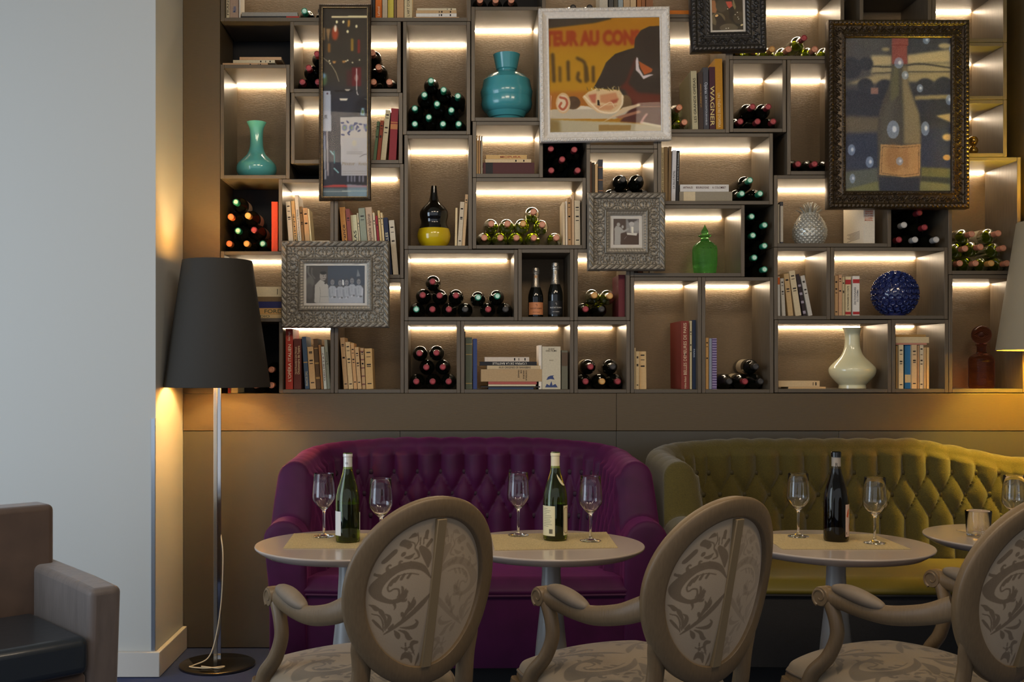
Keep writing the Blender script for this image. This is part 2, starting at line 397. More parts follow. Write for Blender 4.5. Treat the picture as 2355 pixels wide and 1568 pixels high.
bottle_stack('N', [(954, 285, G_), (1022, 285, G_), (1058, 285, G_), (988, 269, G_), (954, 248, G_), (1040, 253, G_), (1005, 239, G_), (976, 218, G_), (1023, 209, G_), (1058, 220, G_), (993, 186, G_)])
bottle_stack('Q', [(1104, 0, C_), (1140, 0, C_), (1175, 0, C_)])
bottle_stack('K', [(525, 563, O_), (567, 561, Y_), (604, 560, G_), (547, 531, G_), (585, 528, R_), (530.6, 498, O_), (570, 495.6, Y_), (543, 463, G_)], labels=(1, 4, 6, 7))
bottle_stack('L', [(625, 886, C_), (625, 847, C_), (588, 886, C_)])
bottle_stack('T', [(1268, 390, R_), (1331, 388, R_), (1297, 366, R_), (1267, 345, R_), (1329, 343, R_)])
bottle_stack('U', [(1114, 548, C_), (1151, 546, C_), (1188, 546, C_), (1228, 545.6, C_), (1280, 545, C_), (1132, 514, C_), (1169, 514, C_), (1207, 513, Y_), (1254, 516, C_), (1232.7, 486.7, C_)], 'olive')
bottle_stack('V', [(956.7, 711.5, G_), (994.6, 712, R_), (1032.5, 710, R_), (1070, 710, K_), (1123, 711.5, R_), (1163, 711.5, K_), (975, 678, R_), (1013, 679, R_), (1049.7, 679, R_), (1098, 683.5, G_), (1145, 681, G_), (994, 646.8, R_)], labels=(8, 10))
bottle_stack('X', [(1347, 709, R_), (1384, 709, K_), (1366.5, 676.6, Y_), (1405, 680, Y_)], gl_up='olive')
bottle_stack('Y1', [(957, 878, R_), (995, 877, R_), (1033, 877, R_), (976.7, 844, R_), (1014.6, 843.5, R_), (958, 812, R_), (995.3, 811, R_)], labels=(6,))
bottle_stack('Y3', [(1347, 875, R_), (1386, 875, Y_), (1424, 875, R_), (1366, 842, R_), (1405, 843, K_)], labels=(3,))
bottle_stack('AC', [(1706.5, 443, G_), (1749, 444, G_), (1727, 414, G_)])
bottle_stack('AD', [(1418, 444, K_), (1452, 444, K_), (1487, 444, K_), (1434, 412, K_), (1470, 410.6, K_)])
bottle_stack('AB', [(1758.6, 617.7, G_), (1731.5, 591.7, G_), (1758.6, 566.8, G_), (1731, 540.7, G_), (1760.7, 519, G_), (1729, 497, G_)])
bottle_stack('AF', [(1574.5, 281, C_), (1538, 281, C_), (1558.7, 246, C_)], 'olive')
bottle_stack('AI', [(1703, 278, R_), (1745, 275, R_), (1783, 274.6, R_), (1725.5, 242.6, R_), (1763.6, 242.6, R_)])
bottle_stack('AH', [(1698, 111, C_), (1736, 111, C_), (1776, 111, Y_), (1814, 111, C_), (1874.5, 110, C_), (1912, 110, C_), (1845, 87, R_)], 'olive')
bottle_stack('AJ', [(1836, 376.5, R_), (1874, 375, R_), (1912, 376, R_)])
bottle_stack('AM', [(2068, 549, R_), (2105, 549, W_), (2153.6, 549, W_), (2083.4, 517, W_), (2126, 522.8, R_), (2112, 487, R_)])
bottle_stack('AN', [(2208, 604.4, C_), (2245, 604, C_), (2283, 603.7, Y_), (2323, 603.7, C_), (2223, 568, C_), (2266, 567, C_), (2308, 566.5, C_), (2245, 538, C_), (2288, 536, C_)], 'olive', labels=(7, 8))
bottle_stack('Z2', [(1681, 876, K_), (1718, 875, R_), (1758.4, 875.5, K_), (1739, 843, K_)], labels=(1, 3))
bottle_stack('AG', [(1318, 15, K_), (1356, 15, K_)], 'olive')
# ------------------------------------------------------------- books
BCOL = {}
def bmat(rgb):
    rgb = tuple(rgb)
    if rgb not in BCOL: BCOL[rgb] = mat('book_cloth_%d_%d_%d' % rgb, rgb, .62, bump=.15, bscale=120, var=.06)
    return BCOL[rgb]
counts = {}
TITLES = []
def book_build(t, w, h, d, rgb, marks, title, tcol, tpos, tw, down, band):
    k = MB(); e = .0014
    k.box((0, 0, 0), (w, e, h)); k.box((0, e, 0), (e, d, h)); k.box((w - e, e, 0), (w, d, h))
    if marks:
        rr = random.Random(int(w * 1e5) + int(h * 1e4))
        for z, hh in ((.86, .006), (.80, .003), (.62, .007), (.58, .004), (.12, .005))[:marks]:
            z = z + rr.uniform(-.04, .04)
            k.box((w * .22, -.0003, h * z), (w * .78, .0001, h * z + hh), 1)
    if band:
        for z0, z1, c in band: k.box((.0002, -.0004, h * z0), (w - .0002, 0, h * z1), 2)
    ms = [bmat(rgb), INK] + ([bmat(band[0][2])] if band else [])
    k.link('cover', ms, t, smooth=0)
    MB().box((e, e, .002), (w - e, d - .003, h - .002)).link('pages', PAPER, t, smooth=0)
    if title:
        for n, s in enumerate(title if isinstance(title, list) else [title]):
            if isinstance(s, str): s = (s, tpos[0], tpos[1], .5, tw)
            txt, a, b, cx, fr = s; L = h * (b - a); hh = w * fr; xc = w * cx
            if down: fn = lambda u, v: (xc - hh / 2 + v, -.0008, h * b - u)
            else: fn = lambda u, v: (xc + hh / 2 - v, -.0008, h * a + u)
            text_part('title', txt, L, hh, fn, bmat(tcol), t, .008)
def reg(key, look, n):
    k = counts.setdefault(key, []); k.append((look, n))
pend = []
STK = {}; LEANREF = {'G': 150, 'I': 106, 'M': 105, 'E': 100, 'O': 110, 'H': 105, 'AR': 100}
def up(key, x0, x1, ytop, rgb, look, dx=0, title=None, tcol=(40, 34, 28), tpos=(.1, .9), tw=.55, down=False, marks=0, d=None, band=None, inset=None):
    """an upright book: bottom edges x0..x1, top y, dx = how far its top leans right (pixels)"""
    c = CELL[key]; r = random.Random(int(x0 * 10) + int(ytop)); ins = inset if inset is not None else .022 + r.random() * .02
    Y = YS + ins; w = SX(x1, Y) - SX(x0, Y) - .0008; h = SZ(ytop, Y) - c['z0']
    if key in LEANREF: dx = dx * (h / (Y / F)) / LEANREF[key]
    th = math.atan2(SX(dx, Y) - SX(0, Y), h); hh = (h - w * abs(math.sin(th))) / math.cos(th) if th else h
    d = d or min(.27, max(.10, hh * .68)); x = SX(x0, Y)
    z = c['z0'] + .0005 + (w * math.sin(th) if th > 0 else 0)
    t = empty('book', (x, Y, z), '', 'book', 'upright books ' + c['place'], (0, th, 0))
    book_build(t, w, hh, d, rgb, marks, title, tcol, tpos, tw, down, band)
    pend.append((key, 'upright', x0, t, look)); return t
def flat(key, x0, x1, y0, y1, rgb, look, title=None, tcol=(40, 34, 28), tpos=(.08, .92), tw=.5, down=False, marks=0, d=.13, band=None, z=None):
    """a book lying flat, spine to the room"""
    c = CELL[key]; Y = YS + .03; w = abs(SZ(y0, Y) - SZ(y1, Y)) - .0006; h = SX(x1, Y) - SX(x0, Y)
    z1 = STK.setdefault(key, c['z0'] + .0005) if z is None else z
    t = empty('book', (SX(x0, Y), Y, z1 + w), '', 'book', 'flat books ' + c['place'], (0, math.pi / 2, 0))
    if z is None: STK[key] = z1 + w + .0006
    book_build(t, w, h, d, rgb, marks, title, tcol, tpos, tw, down, band)
    pend.append((key, 'flat', z1, t, look)); return t
TAN, CRM, PCH, WHT = (196, 160, 112), (212, 196, 160), (206, 164, 120), (222, 216, 204)
up('K', 624.5, 639, 464, (206, 66, 28), 'orange-red hardback', d=.24)
# B: three on the dark gap floor
flat('B', 512, 616, 141, 148, PCH, 'peach paperback', marks=3); flat('B', 536, 632, 134, 141, CRM, 'cream paperback', marks=3); flat('B', 551, 647, 127, 134, PCH, 'peach hardback')
# A
up('A', 520.5, 528.4, -60, CRM, 'narrow cream book', title='FRANCAISE', tpos=(.1, .75)); up('A', 529, 549, -40, (176, 150, 130), 'broad pinkish-brown book', title='Médine', tcol=(60, 100, 150), tpos=(.2, .36), tw=.4)
up('A', 550, 553, -30, WHT, 'thin white book')
flat('A', 554, 688, 33, 40.5, (30, 28, 28), 'black book with red end', band=[(.78, 1, (180, 40, 30))]); flat('A', 556, 684, 24, 33, (150, 145, 134), 'grey flat book')
up('A', 853, 856, -20, (60, 50, 44), 'thin dark book'); up('A', 857, 862.5, -40, (46, 44, 44), 'charcoal book', marks=4)
up('A', 863.5, 878.5, -30, (214, 110, 30), 'orange book', title='Lafond', tcol=(240, 220, 190), tpos=(.12, .4), tw=.35, marks=0); up('A', 879.5, 891, -25, (186, 168, 140), 'beige book', marks=3)
up('A', 892, 905.5, -30, (200, 182, 70), 'yellow book', marks=2); up('A', 906.5, 912, -10, (120, 90, 60), 'brown book'); up('A', 913, 929, -28, (190, 146, 100), 'wide tan book', marks=2)
up('A', 930, 948, -32, (204, 184, 140), 'wide cream book', title="L'ART D'OPERA", tpos=(.1, .8), tw=.35)
STK['A2'] = 0; CELL['A2'] = dict(CELL['A'], place='under the top left shelf light'); STK['A2'] = CELL['A']['z0'] + .0005
for x0, x1, y0, y1, c_, l_, m_ in ((953, 1056, 34.5, 40.5, PCH, 'lowest peach paperback', 0), (957, 1050, 26, 34, WHT, 'white paperback with black print', 4),
                                  (957, 1050, 19, 26, TAN, 'tan paperback', 4), (959, 1049, 14, 19, CRM, 'uppermost cream paperback', 2)):
    flat('A2', x0, x1, y0, y1, c_, l_, marks=m_)
# E
up('E', 858, 865, 279, (92, 118, 84), 'green book', 10, marks=3); up('E', 866, 874, 277, (150, 66, 36), 'rust book', 10, marks=4)
up('E', 875, 887, 253, (206, 190, 150), 'cream book', 10, marks=4); up('E', 894, 911, 249, (140, 36, 42), 'crimson hardback', 5, band=[(.60, .70, (190, 120, 70)), (.72, .74, (190, 120, 70))], marks=0)
# I
for x0, x1, y, c_, l_, tt in ((665, 676, 463, (196, 184, 160), 'grey-white paperback', None), (677, 685.5, 462, (206, 164, 104), 'tan DIEPPE paperback', 'DIEPPE'),
                              (686.5, 694.5, 448, (220, 208, 184), 'tall white paperback', 'CHATEAUX ROYAUX DE FRANCE'), (695.5, 702, 475, (176, 134, 84), 'thin brown paperback', None), (703, 714, 478, (200, 156, 104), 'worn tan paperback', None)):
    up('I', x0, x1, y, c_, l_, -8, title=tt, tpos=(.15, .72), tw=.45, marks=0 if tt else 4)
up('I', 715, 718.5, 480, (232, 212, 160), 'thin wavy cream booklet', -9)
# G
for x0, x1, y, c_, l_, tt, tc in ((793, 805.5, 476, (204, 142, 72), 'orange-tan book', 'de France', (60, 40, 30)), (806.5, 816, 480, (140, 72, 62), 'dull red book', None, None),
                                  (817, 831, 494, (206, 200, 160), 'pale OPERAS book', 'OPÉRAS', (30, 34, 30)), (832, 835.5, 490, CRM, 'thin cream book', None, None),
                                  (836.5, 851, 478, (144, 150, 130), 'grey-green book', None, None), (852, 867, 476, (196, 168, 138), 'pinkish book', 'NOBLE capitale alpine', (90, 60, 50)),
                                  (868, 873, 489, CRM, 'narrow cream book', None, None), (874, 879, 496, (150, 30, 44), 'narrow red book', None, None), (880, 885, 484, (210, 180, 120), 'narrow yellowish book', None, None),
                                  (886, 891, 489, (216, 190, 140), 'second narrow yellowish book', None, None), (892, 902, 500, (30, 40, 66), 'navy VERSAILLES book', 'VERSAILLES', (206, 196, 160))):
    up('G', x0, x1, y, c_, l_, -12, title=tt, tcol=tc or (0, 0, 0), tpos=(.30, .74) if tt and len(tt) < 12 else (.2, .9), tw=.6, marks=0 if tt else 2)
up('G', 904.5, 917, 506, (206, 192, 166), 'grey-cream book', -12.5, title=None, marks=3)
# J
for x0, x1, y0, y1, c_, l_, tt, bn in ((562, 668, 723, 732, (216, 186, 132), 'lowest tan book', 'RADIO', None), (566, 672, 708, 722.5, (212, 164, 98), 'tan FORD book', 'FORD', [(.84, .97, (60, 56, 46))]),
                                       (570, 670, 693, 708, (36, 40, 96), 'navy book', None, None), (572, 674, 682, 693, (120, 96, 62), 'brown book', None, None), (565, 660, 658, 681, (222, 206, 168), 'thick cream book', None, None)):
    flat('J', x0, x1, y0, y1, c_, l_, title=tt, tpos=(.40, .78) if tt == 'FORD' else (.2, .55), tw=.62, band=bn, tcol=(80, 90, 60), marks=2 if l_[:5] == 'thick' else 0)
# L
up('L', 524, 531, 800, (210, 190, 150), 'cream book with red edge', band=[(0, .3, (150, 40, 40))]); up('L', 532, 547, 790, (206, 190, 146), 'broad cream book')
# M
up('M', 657, 674, 756, (168, 50, 28), "red L'OPERA ITALIEN book", 0, title=[("L'OPÉRA ITALIEN", .13, .74, .5, .52), ('Gino Negri', .80, .95, .5, .4)], tcol=(232, 206, 176))
up('M', 676, 693, 779, (96, 40, 26), 'maroon Dictionnaire book', 0, title=[('Harold Rosenthal et John Warrack', .3, .84, .3, .3), ("Dictionnaire de l'opéra", .3, .86, .68, .42)], tcol=(226, 196, 150))
up('M', 702, 712, 774, (62, 82, 104), 'blue book', -7, title='FRANCOIS GALL', tcol=(200, 190, 160), tpos=(.06, .34), band=[(.5, .52, (176, 140, 80))])
up('M', 713, 727, 797, (206, 168, 116), 'wide tan paperback', -7, marks=5); up('M', 728, 738, 779, (92, 66, 34), 'dark brown book', -7, band=[(.2, .24, (170, 130, 70)), (.5, .53, (170, 130, 70)), (.8, .82, (170, 130, 70))])
up('M', 739, 744, 793, (160, 110, 60), 'narrow brown book', -7); up('M', 745, 752, 797, (200, 204, 190), 'white CLEO DE 5 A 7 book', -7, title='CLEO DE 5 A 7', tcol=(90, 20, 60), tpos=(.2, .85))
up('M', 753, 760.2, 781, (146, 148, 128), 'grey-green la Provence book', -7, title='la Provence', tpos=(.5, .75)) 
# H
for i, (x0, x1, y, c_, l_) in enumerate(((791, 801, 776, (190, 152, 106), 'tall tan paperback'), (802, 813, 786, (212, 178, 126), 'cream paperback'), (814, 822, 789, (204, 156, 102), 'peach paperback'),
                                        (823, 832, 798, (200, 162, 112), 'short tan paperback'), (833, 841, 800, (186, 150, 104), 'patterned paperback'))):
    up('H', x0, x1, y, c_, l_, -8 if i < 4 else -5, marks=5, band=[(.1, .13, (120, 70, 60)), (.3, .33, (120, 70, 60)), (.5, .53, (120, 70, 60)), (.7, .73, (120, 70, 60)), (.9, .93, (120, 70, 60))] if i == 4 else None)
up('H', 842, 859, 801, (200, 160, 100), 'wide short tan paperback', -4, marks=5)
# O
up('O', 1046, 1051, 478, (226, 200, 150), 'curled cream paperback', 2); up('O', 1052, 1062, 464, (200, 184, 156), 'grey-cream paperback', 7, marks=5); up('O', 1062.6, 1069.4, 447, (208, 170, 122), 'tall peach paperback', 7, marks=2)
# S
up('S', 1096, 1099.5, 312, (214, 176, 120), 'narrow tan book', marks=0); up('S', 1100.3, 1105, 312, (190, 150, 104), 'narrow brown book'); up('S', 1106, 1110, 313, (170, 160, 140), 'narrow grey book')
flat('S', 1111, 1229, 373, 401, (80, 36, 36), 'thick maroon book', band=[(.05, .19, (30, 28, 28))]); flat('S', 1116, 1221.5, 365, 373, (214, 186, 142), 'thin cream book', marks=3)
flat('S', 1117.7, 1211.6, 355.5, 365, (208, 168, 104), 'tan book with red letters', title='MOPURA', tpos=(.35, .85), tcol=(160, 60, 40))
# U
for x0, x1, y, c_, l_ in ((1295, 1300, 465, (216, 190, 150), 'narrow cream book'), (1301, 1305.5, 463, (230, 214, 190), 'narrow white book'), (1306, 1314, 455, (176, 134, 86), 'brown book'),
                          (1315, 1321, 448, (214, 180, 140), 'tall peach book'), (1322, 1335, 461, (208, 190, 156), 'wide cream book')):
    up('U', x0, x1, y, c_, l_, -1, marks=5 if x1 - x0 > 6 else 0)
# X
up('X', 1422.4, 1437, 632, (96, 24, 30), 'tall red hardback', 0, d=.2)
# Y2
up('Y2', 1068.4, 1070.6, 762, (40, 46, 40), 'very thin dark book'); up('Y2', 1071.2, 1086, 776, (84, 92, 74), 'grey-green book', marks=0, band=[(.86, .88, (150, 130, 80)), (.66, .68, (150, 130, 80)), (.1, .12, (150, 130, 80))]); up('Y2', 1088, 1097.5, 779, (48, 64, 112), 'mottled blue book')
for x0, x1, y0, y1, c_, l_, tt, dn in ((1123, 1227, 891, 895, (50, 66, 90), 'thin blue book at the bottom', None, 0), (1106, 1242, 888, 891, (40, 36, 34), 'very thin black book', None, 0), (1123, 1232, 884, 888, CRM, 'thin cream book', None, 0),
                                       (1123, 1234.5, 877.5, 884, (170, 84, 74), 'salmon red book', None, 0), (1106, 1247, 849, 877.5, (178, 148, 106), 'thick tan CHATEAUX ANCIENS book', None, 0),
                                       (1120, 1242.5, 840.5, 849, (196, 172, 132), 'cream BARABBAS book', 'AUX ORIGINES DE BARABBAS', 0), (1104, 1234.5, 831.5, 840.5, (26, 26, 30), "black L'OPERA DE LA BASTILLE book", "L'OPERA DE LA BASTILLE", 1),
                                       (1114.7, 1217, 821, 831.5, (206, 190, 170), 'white book on top', None, 0)):
    b_ = flat('Y2', x0, x1, y0, y1, c_, l_, title=tt, down=bool(dn), tcol=(220, 210, 190) if dn else (70, 60, 50), tpos=(.22, .82), tw=.6, marks=3 if 'white' in l_ else 0, d=.2)
    if 'CHATEAUX' in l_:
        wv = abs(SZ(849, YS + .03) - SZ(877.5, YS + .03))
        for i, s_ in enumerate(('CHATEAUX', 'ANCIENS', 'DE', 'FRANCE')):
            hs = wv * (.85, .7, .25, .6)[i]
            text_part('title', s_, hs, .0075, lambda u, v, i=i, hs=hs: (wv * .08 + u, -.0008, .218 - i * .0125 + v), INK, b_, .01)
up('Y2', 1239, 1246, 794, (226, 214, 196), 'narrow white book')
gb = up('Y2', 1247, 1289.6, 797, (200, 188, 160), 'cream GUIDE DES FILMS book', d=.17, inset=.02)
for s_, zz, ww, hh in (('GUIDE', .93, .030, .0075), ('DES FILMS', .885, .052, .008), ('A K-L Z', .67, .02, .005)):
    text_part('title', s_, ww, hh, lambda u, v, ww=ww, zz=zz: (.0445 - ww / 2 + u, -.0008, .207 * zz + v), INK, gb, .006)
k = MB()
k.add([(.020, -.0008, .045), (.028, -.0008, .060), (.040, -.0008, .066), (.058, -.0008, .068), (.052, -.0008, .062), (.060, -.0008, .047), (.040, -.0008, .050)], [(0, 1, 2, 3, 4, 5, 6)])
k.add([(.014, -.0008, .009), (.022, -.0008, .026), (.036, -.0008, .018), (.045, -.0008, .040), (.050, -.0008, .018), (.064, -.0008, .026), (.076, -.0008, .009)], [(0, 1, 2, 3, 4, 5, 6)])
k.link('emblem', bmat((52, 66, 110)), gb, smooth=0, label='blue hat and moustache drawing')
up('Y2', 1291.5, 1306, 806, (104, 100, 80), 'grey-green marbled book', band=[(.6, .95, (90, 70, 50))])
# Z1 Z2
up('Z1', 1459, 1462, 800, (224, 204, 160), 'very thin cream booklet'); up('Z1', 1462.6, 1470, 808, (212, 186, 140), 'narrow cream paperback', marks=5); up('Z1', 1470.6, 1487, 808, (206, 172, 120), 'worn wavy tan paperback', -1, marks=3)
up('Z1', 1567, 1585.5, 738, (124, 46, 34), 'brick red BELLES DEMEURES book', -1, title=[('BELLES DEMEURES DE PARIS', .21, .97, .5, .4), ('Hélène Bidault', .01, .19, .5, .25)], tcol=(214, 184, 150), d=.26)
up('Z1', 1586.2, 1591.5, 738, (206, 196, 160), 'narrow white book', marks=4, d=.24); up('Z1', 1592.6, 1600.2, 736, (30, 44, 70), 'navy PARIS book', title=[('PARIS', .46, .58, .5, .5)], down=True, tcol=(170, 180, 190), d=.24)
up('Z2', 1623, 1629.8, 777, (206, 160, 96), 'tan book', marks=3); up('Z2', 1631, 1637.5, 778, (150, 164, 184), 'pale blue book'); up('Z2', 1638, 1648.6, 778, (150, 136, 170), 'lilac patterned book', band=[(i / 20 + .01, i / 20 + .03, (70, 50, 100)) for i in range(20)])
# AC
up('AC', 1520.5, 1527, 339, (222, 200, 150), 'cream VERSAILLES book', title='MÉMOIRES DANS LE VERSAILLES', tpos=(.1, .9)); up('AC', 1527.6, 1536, 338, (132, 106, 66), 'brown cloth book'); up('AC', 1536.6, 1543, 337, (120, 94, 58), 'darker brown cloth book', 2)
up('AC', 1544, 1553.4, 345, (206, 204, 204), 'white SALLE PLEYEL book', 3, title='LA SALLE PLEYEL', tpos=(.25, .6)); up('AC', 1554, 1561, 346, (28, 28, 30), 'black book', 3, title='Je me souviens du 12e arrondissement', tcol=(220, 220, 214), tpos=(.4, .95), tw=.4)
flat('AC', 1562.6, 1684, 439, 462, (148, 138, 118), 'thick grey mottled book', band=[(.08, .30, (214, 196, 160))]); flat('AC', 1564, 1676, 422, 438.5, (214, 210, 204), 'white ARTHAUD BOURGOGNE book', title=[('ARTHAUD', .06, .26, .42, .3), ('BOURGOGNE', .33, .59, .42, .3), ('A. COLOMBET', .66, .94, .42, .3)], tcol=(80, 36, 44))
# AD
for x0, x1, y, c_, l_ in ((1357, 1361, 372, (110, 76, 54), 'narrow brown book'), (1361.6, 1368, 374, (70, 60, 44), 'dark book'), (1368.6, 1375, 377, (214, 176, 124), 'cream book'), (1376, 1387, 367, (58, 58, 62), 'dark tooled book with bands')):
    up('AD', x0, x1, y, c_, l_, band=[(.25, .27, (150, 100, 60)), (.5, .53, (150, 70, 50)), (.8, .83, (150, 100, 60))] if x1 > 1380 else None)
# AA
for x0, x1, y, c_, l_ in ((1458.5, 1466, 560, (70, 46, 26), 'dark brown book'), (1467, 1478, 552, (120, 66, 30), 'reddish brown book'), (1479, 1492, 558, (196, 156, 108), 'tan book'), (1494, 1504, 570, (206, 180, 140), 'cream book')):
    up('AA', x0, x1, y, c_, l_)
# AF
up('AF', 1592.6, 1606, 163, (186, 176, 140), 'pale LES GRANDS OPERAS book', -4, title='LES GRANDS OPÉRAS', tcol=(40, 40, 34), tpos=(.13, .88), d=.27); up('AF', 1607, 1618.4, 166, (66, 50, 42), 'dark brown book', -2, title=['LA LÉGENDE DU CHANT'][0], tcol=(200, 150, 70), tpos=(.4, .8), tw=.3)
up('AF', 1619, 1631, 155, (68, 68, 74), 'grey Operas book', -2, title=[('Opéras', .58, .76, .45, .7), ('LES INCONTOURNABLES', .08, .55, .5, .3)], tcol=(196, 200, 210), down=True, d=.25); up('AF', 1632, 1645.5, 154, (70, 28, 42), 'plum WAGNER book', -1, title='WAGNER', tcol=(222, 200, 130), tpos=(.07, .70), tw=.72, down=True)
up('AF', 1647, 1664, 135, (190, 132, 24), 'mustard THEATRE D OPERA book', -3, title="UN THÉATRE D'OPÉRA", tcol=(226, 200, 150), tpos=(.04, .52), tw=.45, down=True, d=.27)
# AG
for x0, x1, y, c_, l_ in ((1379, 1398, -60, (190, 180, 160), 'broad pale book'), (1400, 1411, -50, (76, 74, 70), 'dark grey book'), (1412, 1421, -45, (90, 84, 70), 'olive grey book'), (1422, 1433, -60, (150, 160, 160), 'pale blue Ville book'),
                          (1434, 1449, -52, (186, 156, 118), 'tan book'), (1450, 1463, -55, (200, 172, 130), 'cream book'), (1465, 1475, -50, (170, 110, 60), 'copper brown book'), (1476, 1484, -50, (150, 96, 56), 'brown book'), (1486, 1502, -40, (140, 92, 58), 'wide brown book')):
    up('AG', x0, x1, y, c_, l_)
flat('AG', 1516, 1640, 19, 32, (206, 116, 20), 'orange hardback')
# AL
up('AL', 1788.5, 1793, 470, (170, 160, 140), 'thin grey book'); up('AL', 1794.5, 1801.5, 464, (60, 62, 70), 'thin book with black spine', band=[(.05, .9, (190, 184, 170))])
wb = up('AL', 1986, 2012, 452, (220, 210, 190), 'thick white CINEMA book', d=.27, inset=.03)
for i, s_ in enumerate(('GRANDE', 'HISTOIRE', 'ILLUSTRÉE', 'DU CINÉMA', 'MONDIAL')):
    text_part('title', s_, .040, .0082, lambda u, v, i=i: (.006 + u, -.0008, .154 - i * .0105 + v), bmat((196, 84, 30)), wb, .02)
for i in range(7):
    MB().box((-.0006, .05, .068 - i * .006), (0, .05 + .17 - (i % 3) * .02, .0695 - i * .006)).link('print_line', INK, wb, smooth=0)
# AR
for x0, x1, y, c_, l_, bn in ((1789, 1794.5, 636, (206, 204, 196), 'white book with orange top', [(.8, .98, (206, 100, 30))]), (1799, 1807, 640, (190, 184, 170), 'grey-white book', None), (1813, 1825, 629, (190, 158, 110), 'tan book', None),
                              (1830, 1843.5, 622, (204, 186, 150), 'wide cream book', None), (1848, 1855, 630, (44, 30, 34), 'black glittering book', [(.05, .12, (150, 140, 150)), (.3, .36, (130, 40, 50)), (.5, .56, (150, 140, 150)), (.7, .75, (130, 40, 50))]), (1859.5, 1869, 633, (190, 184, 172), 'pale grey book', None)):
    up('AR', x0, x1, y, c_, l_, {1789: -1, 1799: -5, 1813: -11, 1830: -15, 1848: -18, 1859.5: -20}[x0], marks=0 if bn else 4, band=bn)
# AS
up('AS', 1919.6, 1927.6, 634, (196, 156, 110), 'tan book with dark print', marks=5); up('AS', 1928.6, 1936.4, 632, (206, 164, 126), 'pinkish book', marks=3); up('AS', 1937.2, 1943, 637, (190, 170, 130), 'narrow cream book', marks=4)
up('AS', 1944, 1957, 636, (214, 196, 156), 'cream DICTIONNAIRE book', title='DICTIONNAIRE DU CONTE', tpos=(.14, .76), tw=.34, band=[(.03, .10, (170, 40, 40)), (.80, .92, (70, 50, 40))]); up('AS', 1961.4, 1977, 635, (222, 216, 206), 'white DICTIONNAIRE DU CINEMA book', title=[('DICTIONNAIRE', .28, .72, .32, .3), ('DU CINÉMA', .35, .66, .68, .3)], tcol=(40, 44, 60), band=[(.03, .10, (170, 40, 40)), (.82, .92, (140, 146, 160))])
# AT
flat('AT', 1813, 1899, 889, 893.6, (206, 170, 120), 'thin tan paperback underneath'); flat('AT', 1790, 1885, 875, 888.6, (206, 178, 134), 'worn tan paperback on top', marks=2)
# AU
hz = []
for x0, x1, y, c_, l_ in ((2061, 2066, 794, (190, 150, 90), 'narrow yellow-brown book'), (2067, 2078, 793, CRM, 'cream book'), (2081, 2096, 793, (40, 110, 160), 'bright blue torn book'), (2097, 2109, 793, (204, 176, 136), 'pinkish book'),
                          (2110, 2114, 794, (190, 150, 110), 'narrow tan book'), (2115, 2124, 793, (206, 190, 160), 'grey-cream book'), (2125, 2130, 799, (196, 160, 110), 'narrow ochre book'), (2131, 2137, 799, (212, 176, 120), 'yellow paperback')):
    up('AU', x0, x1, y, c_, l_, 0, marks=5 if x1 - x0 > 7 and c_[2] < 161 and c_[0] > 100 else 0, band=[(.14, .32, (214, 190, 140))] if 'blue' in l_ else None, tcol=(220, 220, 210))
STK['AU'] = SZ(792.6, YS + .022) + .0005
flat('AU', 2060, 2131.4, 786, 790, (190, 130, 110), 'thin pink book'); flat('AU', 2060, 2136.5, 772, 786, (206, 184, 142), 'thick cream book'); flat('AU', 2060, 2129, 766, 771.5, (170, 130, 70), 'thin brown book on top')
# labels that single each book out
grp = {}
for key, kind, pos, t, look in pend: grp.setdefault((key, kind), []).append((pos, t, look))
for (key, kind), L_ in grp.items():
    L_.sort(key=lambda q: q[0]); n = len(L_)
    for i, (pos, t, look) in enumerate(L_):
        if kind == 'upright': t['label'] = '%s, %s%s' % (look, (ORD[i] + ' from left ') if n > 1 else 'upright ', CELL[key]['place'])
        else: t['label'] = '%s, lying %s%s' % (look, ('flat, ' + ORD[i] + ' from bottom ') if n > 1 else 'flat ', CELL[key]['place'])
# ------------------------------------------------------------- vases and jars
def vase(key, cx, prof, label, cat, name, m, dy=.14, n=56, part='body', rib=None, base_py=None, smooth=50, inner=True):
    """prof: (half width px, y px) from top to bottom, measured at depth YS+dy"""
    Y = YS + dy; kx = Y / F; zb = CELL[key]['z0'] + .0006; yb = prof[-1][1]
    t = empty(name, (SX(cx, Y), Y, zb), label, cat)
    pr = [(r * kx, (yb - y) * kx) for r, y in prof][::-1]
    if inner: # hollow mouth
        pr += [(max(.001, pr[-1][0] - .004), pr[-1][1] - .001), (max(.001, pr[-3][0] - .005), pr[-3][1]), (max(.001, pr[-5][0] - .006), pr[-5][1])]
    k = MB().lathe(pr, n, rib=rib)
    return t, k.link(part, m, t, smooth=smooth), pr
sp = lambda pts, n=5: [tuple(p) for p in smoothpath(pts, n)]
vase('D', 590, sp([(22.5, 272), (20, 277), (16.3, 286), (14.8, 300), (14.8, 318), (16.5, 333), (22, 346), (33, 357), (43, 368), (46, 378), (44, 389), (36, 398), (27.5, 402), (27, 404)]),
     'glossy turquoise vase with long neck and squat belly', 'vase', 'long_necked_vase', mat('turquoise_glaze', (96, 182, 176), .12, coat=.6, spec=.7))
vase('P', 1165, [(31, 113), (30.5, 115), (24, 146), (21, 148), (20, 151), (30, 156), (44, 163), (53, 172), (54, 173), (57, 190), (60.3, 199), (58, 213), (57.5, 214), (58.8, 228), (56, 238), (49, 246), (47, 247), (40, 258), (36, 259.5), (32, 266), (29, 271)],
     'teal turquoise urn with stepped rings and flared neck', 'vase', 'ringed_urn', mat('teal_glaze', (70, 150, 156), .22, coat=.5), smooth=30)
